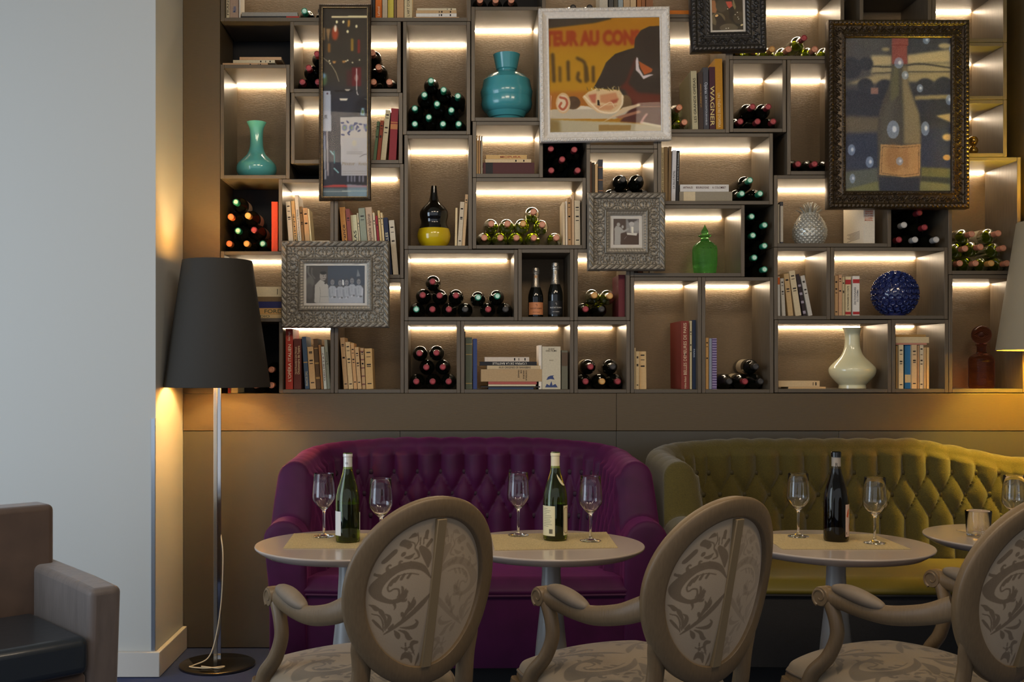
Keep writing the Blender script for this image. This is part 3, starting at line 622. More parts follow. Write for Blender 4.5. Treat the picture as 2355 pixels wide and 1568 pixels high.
gv, _, _ = vase('O', 998, sp([(6.5, 422), (7.5, 435), (9, 446), (13, 458), (25, 470), (32, 481), (32.6, 492), (30, 502), (30, 510), (35, 521)]) , 'black over yellow glass gourd vase', 'vase', 'gourd_vase', mat('black_glaze', (14, 12, 8), .06, coat=.8), part='upper_body')
Yg = YS + .14; kx = Yg / F
gv.location.z = CELL['O']['z0'] + .0006
for ch in gv.children: ch.location.z = 45 * kx
MB().lathe([(r * kx, (566 - y) * kx) for r, y in sp([(35.2, 521), (38.2, 532), (38, 542), (34.5, 553), (25, 566)])][::-1], 56).link('lower_body', mat('yellow_glaze', (206, 176, 20), .15, coat=.6), gv, smooth=50, label='yellow lower half')
dg = mat('green_glass', (140, 232, 130), .03, trans=.92, ior=1.16, spec=.6)
rb = lambda a, t: 1 + .05 * abs(math.cos(7 * a)) * (1 if t < .15 else 0)
dv, _, dpr = vase('AA', 1621, sp([(14.5, 534.5), (15, 537), (9, 540.5), (8.5, 544), (13, 548), (21, 554), (26.5, 563), (27.5, 578), (27, 600), (25, 615), (23.5, 627.5)]), 'ribbed green glass decanter with a pointed stopper', 'decanter', 'glass_decanter', dg, rib=rb, n=84, inner=False, dy=.16)
k5 = (YS + .16) / F
MB().lathe([(5 * k5, 0), (8 * k5, 3 * k5), (8.5 * k5, 9 * k5), (4.5 * k5, 15 * k5), (.6 * k5, 24 * k5)], 8, origin=(0, 0, dpr[-1][1] + .0003)).link('stopper', dg, dv, smooth=0)
vase('AT', 1960, sp([(22, 755), (19, 760), (16.5, 772), (16.5, 790), (19, 805), (26, 820), (40, 834), (50, 845), (52, 854), (48, 866), (38, 878), (31, 885), (30, 888), (30.5, 894)]),
     'cream white vase with long neck and footed belly', 'vase', 'long_necked_vase', mat('cream_glaze', (222, 216, 176), .14, coat=.5), dy=.13)
am = mat('amethyst_glass', (190, 136, 132), .03, trans=1., ior=1.16)
av, _, apr = vase('AQ', 2257, sp([(13, 792), (12.5, 795), (10.5, 797), (10.5, 810), (17, 815), (25, 821), (28, 830), (28, 850), (28, 885), (26, 893)]), 'amethyst glass bottle with a round ball stopper', 'bottle', 'stoppered_bottle', am, inner=False, dy=.16)
MB().sphere((0, 0, apr[-1][1] + 21.5 * k5), 22 * k5, 32, 20).lathe([(8 * k5, -.006), (7 * k5, .001)], 24, origin=(0, 0, apr[-1][1] + .0065)).link('stopper', am, av)
# blue ball vase covered in little cups
Y = YS + .15; kk = Y / F; bc = (0, 0, 52 * kk)
bt = empty('ball_vase', (SX(2058, Y), Y, CELL['AS']['z0'] + .0006), 'deep blue ball vase covered in small cup shapes', 'vase')
blue = mat('cobalt_glaze', (24, 31, 84), .12, coat=.8)
MB().sphere(bc, 48 * kk, 40, 28, sc=(1, .95, 1.02)).lathe([(24 * kk, 0), (26 * kk, 8 * kk)], 32).link('body', blue, bt)
k = MB()
for j in range(11):
    el = -1.18 + j * .252; nn = max(5, int(22 * math.cos(el)))
    for i in range(nn):
        a = 2 * math.pi * (i + .5 * (j % 2)) / nn; d = Vector((math.cos(el) * math.cos(a), math.cos(el) * math.sin(a) * .95, math.sin(el) * 1.02))
        if d.y > .5: continue
        R = d.to_track_quat('Z', 'Y').to_matrix(); c = Vector(bc) + d * 47.5 * kk
        prof = [(5.6 * kk, 0), (6.2 * kk, 4.6 * kk), (5.6 * kk, 5.4 * kk), (4.7 * kk, 4.8 * kk), (4.0 * kk, 1.6 * kk), (.5 * kk, .9 * kk)]
        q = MB().lathe(prof, 14, cap=(False, True)); k.add([c + R @ Vector(v) for v in q.v], q.f)
k.link('cup_relief', mat('cobalt_glaze_rim', (40, 50, 100), .12, coat=.8), bt)
# silver pineapple jar
pt = empty('pineapple_jar', (SX(1862, YS + .1), YS + .1, CELL['AL']['z0'] + .0006), 'silver grey pineapple shaped jar with leafy crown lid', 'jar')
sil = mat('silver_glaze', (186, 184, 172), .28, .45, bump=.3, bscale=60); kk = (YS + .1) / F
def knob(a, b):
    def fn(u, v):
        y = a + (b - a) * v; r = np.interp(y, [0, 6, 20, 36, 50, 62, 72], [27, 31, 37, 37.5, 33, 26, 19]) * kk
        n = 20; row = y / 5.2; ang = u * 2 * math.pi
        bumpv = max(0, math.cos((u * n + .5 * (int(row) % 2)) * 2 * math.pi)) * math.sin(math.pi * (row % 1))
        r += .0042 * bumpv; return (r * math.cos(ang), r * math.sin(ang), y * kk)
    return fn
MB().grid(knob(0, 36), 160, 46, wrap_u=True).lathe([(26.5 * kk, .0), (26.5 * kk, .001)], 24).link('body', sil, pt)
lid = MB().grid(knob(37, 73), 160, 46, wrap_u=True); lid.lathe([(38 * kk, 36 * kk), (38.6 * kk, 36.8 * kk), (37.4 * kk, 37.8 * kk)], 60); lid.lathe([(19 * kk, 72.9 * kk), (10 * kk, 75 * kk)], 24)
ld = lid.link('lid', sil, pt)
k = MB(); rr = random.Random(3)
for ring, (n, r0, h, out) in enumerate(((10, 15, 12, 15), (9, 11, 18, 12), (7, 7, 24, 9), (4, 3, 27, 4))):
    for i in range(n):
        a = 2 * math.pi * (i + .5 * ring) / n + rr.uniform(-.1, .1); ca, sa = math.cos(a), math.sin(a); z0 = 70 + ring * 1.2
        pts = [(r0, z0), (r0 + out * .35, z0 + h * .5), (r0 + out * .8, z0 + h * .9), (r0 + out * 1.1, z0 + h * .93)]
        pp = smoothpath([(p[0] * ca * kk, p[0] * sa * kk, p[1] * kk) for p in pts], 4)
        ww = np.linspace(4.6, .4, len(pp)) * kk
        k.tube(pp, [(x, x * .35) for x in ww], 8)
k.link('leaf_crown', sil, ld)
# small gilt knob ornament and champagne
ot = empty('knob_ornament', (SX(2238, YS + .08), YS + .08, CELL['AO3']['z0'] + .0006), 'small shiny gilt double ball ornament behind gilt frame edge', 'ornament')
kk = (YS + .08) / F
MB().lathe(sp([(.5, 46), (6, 44), (10, 36), (8, 28), (5, 24), (9, 20), (12, 12), (8, 5), (6, 0)])[::-1] and [(r * kk, y * kk) for r, y in sp([(6, 0), (8, 4), (11, 12), (9, 19), (5, 23), (9, 29), (11, 37), (7, 44), (.5, 46)])], 32).link('body', mat('gilt_glass', (176, 136, 60), .08, .8), ot)
foil = mat('silver_foil', (170, 164, 152), .28, .85, bump=.8, bscale=160)
def champagne(cx, ytop, lab_rgb, ink_rgb, label, band):
    Y = YS + .10; kk = Y / F; zb = CELL['W']['z0'] + .0006; Hh = SZ(ytop, Y) - zb
    t = empty('champagne_bottle', (SX(cx, Y), Y, zb), label, 'bottle')
    g = lambda u: u * Hh
    pr = [(.030, 0), (.0365, .002), (.0375, .01), (.0375, g(.38)), (.0365, g(.45)), (.031, g(.53)), (.022, g(.62)), (.0165, g(.72)), (.0145, g(.85)), (.0145, g(.88))]
    MB().lathe(pr, 36).link('glass', GL['dark'], t)
    MB().lathe([(.0248, g(.60)), (.0222, g(.625)), (.0172, g(.72)), (.0155, g(.80)), (.0155, g(.86)), (.0185, g(.865)), (.019, g(.90)), (.0178, g(.905)), (.0188, g(.915)), (.0185, g(.94)), (.0165, g(.985)), (.010, g(1))], 30, cap=(False, True)).link('foil_capsule', foil, t)
    MB().tube([(.0195 * math.cos(a), .0195 * math.sin(a), g(.90) + .012 * abs(math.sin(2 * a))) for a in np.linspace(0, 2 * math.pi, 50)], .0009, 6).link('wire_cage', CHROME, t)
    def arc(u0, u1, z0, z1, r, n=16): 
        return MB().grid(lambda u, v: (r * math.sin(u0 + (u1 - u0) * u), -r * math.cos(u0 + (u1 - u0) * u), z0 + (z1 - z0) * v), n, 2)
    lb = arc(-1.15, 1.15, g(.055), g(.30), .0382).link('label', mat('champagne_label_%d' % lab_rgb[0], lab_rgb, .5), t)
    ink = bmat(ink_rgb)
    cyl = lambda z, L: (lambda u, v: (.0386 * math.sin((u - L / 2) / .0386), -.0386 * math.cos((u - L / 2) / .0386), z + v))
    text_part('lettering', 'BILLECART-SALMON', .062, .007, cyl(g(.165), .062), ink, lb, .006)
    text_part('lettering', 'BRUT ROSÉ' if lab_rgb[0] > 100 else 'BRUT RÉSERVE', .034, .005, cyl(g(.095), .034), ink, lb)
    k = MB().tube([(x, -.0384, g(.225) + z) for x, z in [(.004 * math.cos(a) - 0, .005 * math.sin(a) + .004) for a in np.linspace(2.6, -1.2, 14)]], .0009, 5)
    k.link('emblem', ink, lb)
    MB().grid(lambda u, v: ((.0162 - .001 * v) * math.sin(-.5 + u), -(.0165 - .001 * v) * math.cos(-.5 + u), g(.66) + g(.18) * v), 8, 2).link('neck_label', mat('neck_label_%d' % band[0], band, .5), t)
champagne(1232, 615, (214, 140, 92), (60, 40, 34), 'champagne bottle with orange label, standing left of the black-labelled one', (200, 160, 120))
champagne(1277, 603, (24, 24, 26), (206, 200, 190), 'champagne bottle with black label, standing right of orange-labelled one', (196, 180, 150))

# ------------------------------------------------------------- pictures: painted prints as coloured grids
class Pic:
    def __init__(s, x0, y0, x1, y1, k=1.0, bg=(60, 55, 45)):
        s.x0, s.y0, s.x1, s.y1 = x0, y0, x1, y1; s.W = int((x1 - x0) * k); s.Hh = int((y1 - y0) * k)
        s.X, s.Y = np.meshgrid(np.linspace(x0, x1, s.W), np.linspace(y0, y1, s.Hh)); s.a = np.zeros((s.Hh, s.W, 3)) + np.array(bg, float); s.k = k
    def blur(s, m, r):
        r = int(round(r * s.k))
        if r < 1: return m
        for ax in (0, 1):
            for _ in range(2):
                p = np.pad(m, [(r, r) if a == ax else (0, 0) for a in range(m.ndim)], 'edge'); c = np.cumsum(p, ax)
                z = np.zeros_like(np.take(c, [0], ax)); c = np.concatenate([z, c], ax)
                n = m.shape[ax]; m = (np.take(c, range(2 * r + 1, 2 * r + 1 + n), ax) - np.take(c, range(0, n), ax)) / (2 * r + 1)
        return m
    def put(s, m, c, b=0, al=1.):
        m = m.astype(float)
        if round(b * s.k) < 1:
            q = np.pad(m, 1, 'edge'); m = (q[:-2] + 2 * q[1:-1] + q[2:])[:, 1:-1] / 4; q = np.pad(m, 1, 'edge')[1:-1]; m = (q[:, :-2] + 2 * q[:, 1:-1] + q[:, 2:]) / 4
        else: m = s.blur(m, b)
        m = m[..., None] * al; s.a = s.a * (1 - m) + np.array(c, float) * m; return s
    def poly(s, pts, c, b=0, al=1.):
        m = np.zeros(s.X.shape, bool); n = len(pts)
        for i in range(n):
            xa, ya = pts[i]; xb, yb = pts[(i + 1) % n]
            if ya == yb: continue
            cond = ((ya > s.Y) != (yb > s.Y)) & (s.X < (xb - xa) * (s.Y - ya) / (yb - ya) + xa); m ^= cond
        return s.put(m, c, b, al)
    def ell(s, cx, cy, rx, ry, c, b=0, al=1., rot=0.):
        dx, dy = s.X - cx, s.Y - cy; ca, sa = math.cos(rot), math.sin(rot)
        return s.put(((dx * ca + dy * sa) / rx) ** 2 + ((-dx * sa + dy * ca) / ry) ** 2 < 1, c, b, al)
    def line(s, pts, w, c, b=0, al=1.):
        pts = smoothpath([(*p, q) for p, q in zip(pts, w if hasattr(w, '__len__') else [w] * len(pts))], 10) if len(pts) > 2 else [np.array((*p, w if not hasattr(w, '__len__') else w[0]), float) for p in pts]
        m = np.zeros(s.X.shape, bool)
        for i in range(len(pts) - 1):
            a, d = pts[i], pts[i + 1]; v = d[:2] - a[:2]; L2 = max(1e-9, v @ v)
            t = np.clip(((s.X - a[0]) * v[0] + (s.Y - a[1]) * v[1]) / L2, 0, 1)
            r = (a[2] + (d[2] - a[2]) * t) / 2
            m |= (s.X - a[0] - t * v[0]) ** 2 + (s.Y - a[1] - t * v[1]) ** 2 < r * r
        return s.put(m, c, b, al)
    def text(s, st, x0, y0, x1, y1, c, b=0, al=1., bold=.03):
        v, f, mx = text_tris(st, bold); px = x0 + v[:, 0] / mx[0] * (x1 - x0); py = y1 - v[:, 1] / mx[1] * (y1 - y0); m = np.zeros(s.X.shape, bool)
        for t in f:
            for q in range(1, len(t) - 1):
                A, B, C_ = [(px[t[i]], py[t[i]]) for i in (0, q, q + 1)]
                e = [(B[0] - A[0]) * (s.Y - A[1]) - (B[1] - A[1]) * (s.X - A[0]), (C_[0] - B[0]) * (s.Y - B[1]) - (C_[1] - B[1]) * (s.X - B[0]), (A[0] - C_[0]) * (s.Y - C_[1]) - (A[1] - C_[1]) * (s.X - C_[0])]
                m |= ((e[0] >= 0) & (e[1] >= 0) & (e[2] >= 0)) | ((e[0] <= 0) & (e[1] <= 0) & (e[2] <= 0))
        return s.put(m, c, b, al)
    def noise(s, amp, r=0, seed=1):
        n = np.random.RandomState(seed).randn(*s.X.shape); n = s.blur(n, r) if r else n; n /= n.std(); s.a = np.clip(s.a + amp * n[..., None], 0, 255); return s
    def mesh(s, name, fn):
        """fn maps arrays (u 0..1, v 0..1 downwards) to xyz arrays"""
        U = (s.X - s.x0) / (s.x1 - s.x0); V = (s.Y - s.y0) / (s.y1 - s.y0); xyz = np.stack(fn(U, V), -1).reshape(-1, 3)
        me = bpy.data.meshes.new(name); nv = s.W * s.Hh; i = np.arange(nv).reshape(s.Hh, s.W)
        q = np.stack([i[1:, :-1], i[1:, 1:], i[:-1, 1:], i[:-1, :-1]], -1).reshape(-1, 4); nf = len(q)
        me.vertices.add(nv); me.vertices.foreach_set('co', xyz.astype(np.float32).ravel())
        me.loops.add(nf * 4); me.loops.foreach_set('vertex_index', q.astype(np.int32).ravel())
        me.polygons.add(nf); me.polygons.foreach_set('loop_start', np.arange(0, nf * 4, 4, dtype=np.int32))
        me.polygons.foreach_set('use_smooth', np.ones(nf, bool)); me.update(calc_edges=True)
        c = np.clip(s.a, 0, 255) / 255; c = np.where(c <= .04045, c / 12.92, ((c + .055) / 1.055) ** 2.4)
        at = me.color_attributes.new('Col', 'FLOAT_COLOR', 'POINT'); at.data.foreach_set('color', np.concatenate([c, np.ones((*c.shape[:2], 1))], -1).astype(np.float32).ravel())
        return me
PRINT = mat('photo_print', (128, 128, 128), .5, attr='Col', spec=.3)

# --- ornamental frame: mitred strips with a modelled height field
def polydist(px, pz, lines):
    d = np.full(px.shape, 1e9)
    for ln in lines:
        for i in range(len(ln) - 1):
            a, b = np.array(ln[i]), np.array(ln[i + 1]); v = b[:2] - a[:2]; L2 = max(1e-9, v @ v)
            t = np.clip(((px - a[0]) * v[0] + (pz - a[1]) * v[1]) / L2, 0, 1); wd = a[2] + (b[2] - a[2]) * t
            d = np.minimum(d, np.hypot(px - a[0] - t * v[0], pz - a[1] - t * v[1]) / wd)
    return d
def spiral(cx, cz, r0, r1, a0, a1, w0, w1, n=14):
    return [(cx + (r0 + (r1 - r0) * i / n) * math.cos(a0 + (a1 - a0) * i / n), cz + (r0 + (r1 - r0) * i / n) * math.sin(a0 + (a1 - a0) * i / n), w0 + (w1 - w0) * i / n) for i in range(n + 1)]
def acanthus():   # one repeat in units of the band width, x in -.85..+.85, z -.5..+.5
    L = []
    for s in (-1, 1):
        L.append([(s * x, z, w_) for x, z, w_ in spiral(.26, .0, .36, .30, -1.9, 1.5, .05, .075)])
        L.append([(s * x, z, w_) for x, z, w_ in spiral(.17, .30, .10, .02, 2.2, -3.2, .06, .04, 10)])
        L.append([(s * x, z, w_) for x, z, w_ in spiral(.17, -.28, .09, .02, -2.4, 3, .05, .04, 10)])
        for k_ in (-.5, .1, .7): L.append([(s * (.26 + .36 * math.cos(k_)), .36 * math.sin(k_), .05), (s * (.26 + .52 * math.cos(k_ + .25)), .50 * math.sin(k_ + .25), .035)])
        L.append([(s * .05, -.28, .05), (s * .13, -.05, .045), (s * .22, .12, .03)]); L.append([(s * .03, -.25, .05), (s * .05, .0, .045), (s * .09, .2, .03)])
    L.append([(0, -.35, .06), (0, .05, .05), (0, .26, .03)]); L.append([(-.16, -.42, .04), (.16, -.42, .04)])
    L.append([(.86, -.12, .07), (.86, .14, .07)]); L.append([(-.86, -.12, .07), (-.86, .14, .07)])
    L.append([(.86, .3, .05), (.74, .44, .04)]); L.append([(-.86, .3, .05), (-.74, .44, .04)]); L.append([(.86, -.3, .05), (.78, -.42, .04)]); L.append([(-.86, -.3, .05), (-.78, -.42, .04)])
    return L
def vine():
    L = [[(x / 12 - 1, .2 * math.sin(x / 12 * math.pi * 2), .05 + .03 * math.sin(x / 12 * math.pi)) for x in range(0, 25)]]
    for s in (-1, 1):
        L.append([(x, z, w_) for x, z, w_ in spiral(.5 * s, -.12 * s, .26, .03, 2.6 if s > 0 else -.6, -3.4 if s > 0 else -6.6, .06, .05, 16)])
        L.append([(.15 * s, .2 * s, .07), (.28 * s, .36 * s, .09), (.42 * s, .40 * s, .03)]); L.append([(.75 * s, .15 * s, .08), (.86 * s, .3 * s, .07), (.95 * s, .38 * s, .03)])
    return L
ACA, VIN = acanthus(), vine()
def frame_mesh(Wd, Hd, b, T, bands, base, res=.0022):
    """bands: list of (t0, t1, kind, amplitude); base: piecewise profile [(t, height)]; z here = towards the room"""
    k = MB(); bt = [p[0] for p in base]; bh = [p[1] for p in base]
    for side in range(4):
        L = Wd if side % 2 == 0 else Hd; nt = max(6, int(b / res)); nu = int(L / res)
        t = np.linspace(0, b, nt)[:, None]; u = np.linspace(-.5, .5, nu)[None, :] * (L - 2 * t); t = t + 0 * u
        h = np.interp(t, bt, bh)
        for t0, t1, kind, amp in bands:
            m = (t >= t0) & (t <= t1); wd = t1 - t0; z = (t - t0) / wd - .5; edge = np.clip((.5 - abs(z)) * 6, 0, 1)
            if kind in ('aca', 'vine'):
                per = wd * (1.9 if kind == 'aca' else 2.0); nrep = max(1, round((L - b) / per)); per = (L - b) / nrep / (wd)
                x = u / wd; x = (x / per + .5 * ((nrep + 1) % 2) + .5) % 1 - .5; x = x * (1.9 if kind == 'aca' else 2.0)
                xx, zz = x[m], -z[m] ; g = np.zeros_like(h); d = polydist(xx, zz, ACA if kind == 'aca' else VIN); g[m] = np.clip(1 - d ** 2, 0, 1) ** .6
            elif kind == 'rope': g = (np.clip(np.sin(2 * np.pi * (u / (wd * 1.6) + z * .9)), -.2, 1) + .2) * edge
            elif kind == 'egg': g = (abs(np.sin(np.pi * u / (wd * 1.1))) ** .7) * np.sqrt(np.clip(1 - 4 * z * z, 0, 1))
            elif kind == 'bead': g = np.sqrt(np.clip(1 - 4 * z * z - 4 * ((u / wd) % 1 - .5) ** 2, 0, 1))
            h = h + np.where(m, amp * g, 0)
        # add outer wall and inner wall rows
        def row(tt, hh): return tt, hh
        T_ = np.vstack([t[:1], t, t[-1:]]); U_ = np.vstack([u[:1], u, u[-1:]]); Hh_ = np.vstack([h[:1] * 0, h, h[-1:] * 0 + .002])
        cx, cz = [(U_, Hd / 2 - T_), (Wd / 2 - T_, -U_), (-U_, -Hd / 2 + T_), (-Wd / 2 + T_, U_)][side]
        vs = np.stack([cx, T - Hh_ - T, cz], -1).reshape(-1, 3)
        nr, nc = T_.shape; i = np.arange(nr * nc).reshape(nr, nc)
        q = np.stack([i[:-1, :-1], i[1:, :-1], i[1:, 1:], i[:-1, 1:]], -1).reshape(-1, 4)
        k.add([tuple(v) for v in vs.tolist()], [tuple(f) for f in q.tolist()])
    return k
def picture(name, x0, y0, x1, y1, border, inner_mat, pic, label, m, bands, base, T=.05, tilt=0., glass=.0):
    """px rectangles measured on the frame's front; border in px"""
    Yf = YS - .003 - T; kx = Yf / F; Wd, Hd = (x1 - x0) * kx, (y1 - y0) * kx; b = border * kx
    t = empty(name, (SX((x0 + x1) / 2, Yf), YS - .003, SZ((y0 + y1) / 2, Yf)), label, 'picture', rot=(0, tilt, 0))
    bands = [(a * kx, c * kx, kd, am_ ) for a, c, kd, am_ in bands]; base = [(a * kx, hh) for a, hh in base]
    k = frame_mesh(Wd, Hd, b, 0, bands, base)
    k.box((-Wd / 2 + .002, -.004, -Hd / 2 + .002), (Wd / 2 - .002, 0, Hd / 2 - .002))
    k.link('frame_moulding', m, t, smooth=60)
    yp = -base[-1][1] + .006
    w2, h2 = Wd / 2 - b + .002, Hd / 2 - b + .002
    ins = inner_mat * kx
    if inner_mat:
        q = MB(); q.add([(-w2, yp, -h2), (w2, yp, -h2), (w2, yp, h2), (-w2, yp, h2), (-w2 + ins, yp, -h2 + ins), (w2 - ins, yp, -h2 + ins), (w2 - ins, yp, h2 - ins), (-w2 + ins, yp, h2 - ins),
                         (-w2 + ins, yp + .002, -h2 + ins), (w2 - ins, yp + .002, -h2 + ins), (w2 - ins, yp + .002, h2 - ins), (-w2 + ins, yp + .002, h2 - ins)],
                        [(0, 1, 5, 4), (1, 2, 6, 5), (2, 3, 7, 6), (3, 0, 4, 7), (4, 5, 9, 8), (5, 6, 10, 9), (6, 7, 11, 10), (7, 4, 8, 11)])
        q.link('mount_board', MATW, t, smooth=0)
    pw, ph = w2 - ins, h2 - ins
    me = pic.mesh('print', lambda U, V: (-pw + 2 * pw * U, 0 * U + yp + (.0021 if inner_mat else 0), ph - 2 * ph * V)); obj('print', me, t, PRINT)
    MB().box((-w2, yp - .0035, -h2), (w2, yp - .0015, h2)).link('glass_pane', GLASS if 0 else mat('picture_glass', (255, 255, 255), 0., trans=1., ior=1.13), t, smooth=0)
    return t, Wd, Hd, b, yp

# the ham counter photograph (coordinates of the photo)
p = Pic(142, 170, 1345, 1400, .30, (176, 122, 20))
p.put((p.Y - 170) / 900 < 2, (190, 128, 18)); p.poly([(142, 480), (1345, 480), (1345, 1100), (142, 1100)], (200, 150, 10), 60, .7)
p.poly([(100, 100), (830, 100), (820, 185), (640, 225), (100, 280)], (74, 62, 46), 8)
p.text('TEUR AU CONS', 100, 300, 1130, 470, (170, 62, 20), 11, .95, .06)
p.line([(185, 560), (190, 700), (195, 840)], 40, (96, 70, 24), 9); p.line([(260, 700), (262, 840)], 34, (96, 70, 24), 9, .8); p.line([(350, 640), (352, 830)], 36, (96, 70, 24), 9)
p.line([(450, 600), (530, 660), (540, 850)], 34, (96, 70, 24), 9); p.line([(460, 760), (450, 820), (480, 850)], 34, (96, 70, 24), 9); p.line([(545, 700), (560, 840)], 30, (96, 70, 24), 9); p.line([(620, 700), (620, 850)], 34, (96, 70, 24), 9)
p.poly([(142, 960), (700, 960), (700, 1160), (142, 1160)], (176, 96, 30), 20, .7)
p.poly([(620, 925), (700, 780), (760, 650), (860, 560), (1000, 515), (1065, 500), (1075, 400), (1140, 310), (1230, 270), (1345, 265), (1345, 1340), (1000, 1250), (900, 950)], (62, 50, 38), 4)
p.poly([(1080, 600), (1095, 620), (990, 880), (1100, 980), (1300, 1000), (1345, 1000), (1345, 1130), (1050, 1130), (960, 950), (900, 930), (970, 860)], (112, 46, 26), 12, .9)
p.poly([(1110, 640), (1260, 730), (1250, 760), (1170, 790), (1130, 720)], (190, 96, 40), 4); p.poly([(1090, 597), (1105, 610), (1115, 720), (1160, 800), (1230, 785), (1275, 790), (1220, 810), (1160, 838), (1120, 780), (1080, 740), (1078, 640)], (226, 214, 214), 2)
p.poly([(142, 1150), (600, 1140), (1100, 1180), (850, 1260), (142, 1250)], (206, 192, 166), 4); p.poly([(142, 1255), (980, 1300), (1345, 1345), (1345, 1400), (142, 1400)], (196, 184, 150), 6)
p.poly([(670, 1320), (1020, 1330), (1010, 1385), (670, 1385)], (166, 130, 70), 4); p.poly([(142, 1250), (250, 1270), (260, 1400), (142, 1400)], (140, 110, 50), 18, .8)
p.poly([(1030, 1130), (1345, 1135), (1345, 1340), (1150, 1310), (900, 1290)], (88, 44, 34), 6); p.line([(1345, 1133), (1120, 1133)], 6, (190, 120, 90), 1); p.line([(1130, 1305), (1345, 1350)], 26, (222, 210, 180), 3)
p.ell(395, 1080, 80, 70, (96, 70, 44), 4); p.ell(290, 1082, 78, 112, (226, 190, 140), 2); p.ell(290, 1085, 60, 92, (236, 214, 180), 3); p.line([(260, 1020), (320, 1040), (330, 1100), (290, 1150), (250, 1120), (270, 1080)], 24, (196, 96, 60), 3)
p.poly([(430, 1150), (480, 1112), (560, 1120), (620, 1150)], (232, 222, 200), 4)
p.ell(960, 1090, 70, 85, (110, 84, 50), 4); p.poly([(497, 1020), (560, 965), (650, 930), (780, 945), (900, 950), (945, 1020), (935, 1110), (880, 1180), (760, 1205), (660, 1190), (560, 1110)], (232, 200, 150), 3)
p.line([(520, 1010), (600, 1100), (700, 1180), (840, 1190), (920, 1110), (930, 1010)], 16, (250, 232, 200), 4); p.poly([(560, 1000), (650, 985), (640, 1090), (600, 1080)], (206, 116, 84), 6); p.poly([(690, 1000), (860, 975), (890, 1050), (790, 1100), (690, 1080)], (216, 150, 104), 7); p.poly([(800, 1060), (890, 1040), (870, 1085), (820, 1095)], (190, 96, 64), 5); p.poly([(620, 1110), (880, 1110), (800, 1170), (680, 1160)], (220, 160, 112), 7)
p.line([(680, 1140), (800, 1080), (840, 1130)], 8, (240, 220, 180), 1); p.poly([(662, 1050), (680, 1060), (686, 1115), (658, 1110)], (60, 40, 24), 1)
rr = random.Random(5)
for i in range(26): x = rr.uniform(560, 900); p.line([(x, 950 + rr.uniform(-12, 8)), (x + rr.uniform(-40, 40), 930 + rr.uniform(-25, 5))], 5, (236, 216, 160) if i % 2 else (120, 96, 40), 1)
p.poly([(930, 1140), (1110, 1100), (1125, 1120), (1000, 1170), (700, 1300), (860, 1200)], (226, 200, 160), 3); p.poly([(850, 1240), (1110, 1170), (1130, 1195), (900, 1260)], (176, 120, 90), 4); p.line([(1190, 1215), (1160, 1250), (1130, 1300)], 22, (216, 160, 150), 5)
p.noise(3)
picture('white_picture_frame', 1241.5, 15, 1543.5, 323, 23, 0, p, 'white ornate picture frame with a ham counter photograph', WHITEF,
        [(0, 8, 'aca', .0035), (20.5, 22.5, 'bead', .002)], [(0, .034), (3, .04), (8, .040), (9, .034), (13, .030), (19, .024), (20, .028), (23, .026)], T=.045, tilt=-.0155)
# the narrow bottle picture
p = Pic(742, 18, 844, 450, 1.0, (66, 58, 46)); p.poly([(742, 200), (844, 200), (844, 450), (742, 450)], (52, 52, 60), 20)
p.line([(764, 37.5), (850, 37)], 4.5, (236, 220, 170), 0); p.ell(770, 75, 7.5, 16, (176, 76, 40), 2); p.ell(771, 64, 3, 8, (250, 236, 210), 1)
for x, y in ((774, 49), (789, 49), (819, 59), (799, 71)): p.ell(x, y, 2.6, 3.6, (248, 240, 190), 0)
p.line([(802, 47), (801, 58)], 5, (206, 150, 60), 1); p.poly([(741, 63), (748, 63), (748, 91), (741, 91)], (150, 122, 84), 1); p.poly([(750, 65), (760, 65), (757, 80), (755, 95), (752, 80)], (160, 124, 80), 1)
for x, a, b_, c_ in ((757, 101, 116, (150, 100, 40)), (809, 90, 113, (166, 130, 50)), (824, 92, 118, (140, 50, 36))): p.line([(x, a), (x, b_)], 6, c_, 1)
for x, y in ((757, 138), (759, 144), (799, 137), (810, 142), (826, 136), (795, 139)): p.ell(x, y, 1.8, 1.8, (244, 236, 190), 0)
for x, y in ((768, 141), (790, 140)): p.poly([(x - 4, y - 2), (x + 5, y - 2), (x + 2, y + 3), (x - 2, y + 3)], (210, 150, 80), 1)
p.line([(743, 131), (760, 146), (772, 165), (779, 185)], 1.3, (190, 176, 140), 0)
p.poly([(808, 153), (829, 153), (829, 196), (808, 196)], (110, 34, 34), 1); p.poly([(797, 160), (808, 160), (808, 196), (797, 196)], (90, 40, 36), 3, .7); p.ell(819, 177, 4.5, 8, (200, 170, 150), 1, .6); p.line([(819, 156), (819.5, 190), (820, 210), (823, 216)], 1.8, (230, 226, 220), 0)
p.ell(744, 181, 8, 14, (90, 116, 74), 2); p.ell(743, 172, 6, 6, (140, 180, 220), 2); p.poly([(741, 207), (760, 207), (762, 299), (741, 299)], (178, 184, 196), 0); p.text('UR', 742, 262, 753, 271, (50, 50, 56), 0, 1, 0); p.ell(753, 213, 2, 2, (90, 60, 70), 0)
p.poly([(768, 205), (812, 205), (808, 209), (770, 209)], (40, 36, 30), 0); p.poly([(792, 203), (805, 203), (802, 207), (795, 207)], (200, 190, 170), 0)
p.poly([(780, 224), (799.5, 224), (797, 229), (782, 229)], (236, 228, 206), 0); p.poly([(836, 224), (844, 224), (844, 229), (841, 228)], (236, 228, 206), 0)
p.ell(838, 265, 26, 45, (30, 30, 34), 4, .8); p.poly([(827, 262), (831, 246), (836, 246), (838, 264)], (150, 190, 210), 1); p.ell(833, 255, 3, 5, (110, 124, 80), 1)
p.poly([(782, 267), (844, 266), (844, 400), (785, 400)], (196, 190, 182), 0); p.poly([(783, 314), (844, 314), (844, 400), (785, 400)], (184, 182, 182), 0)
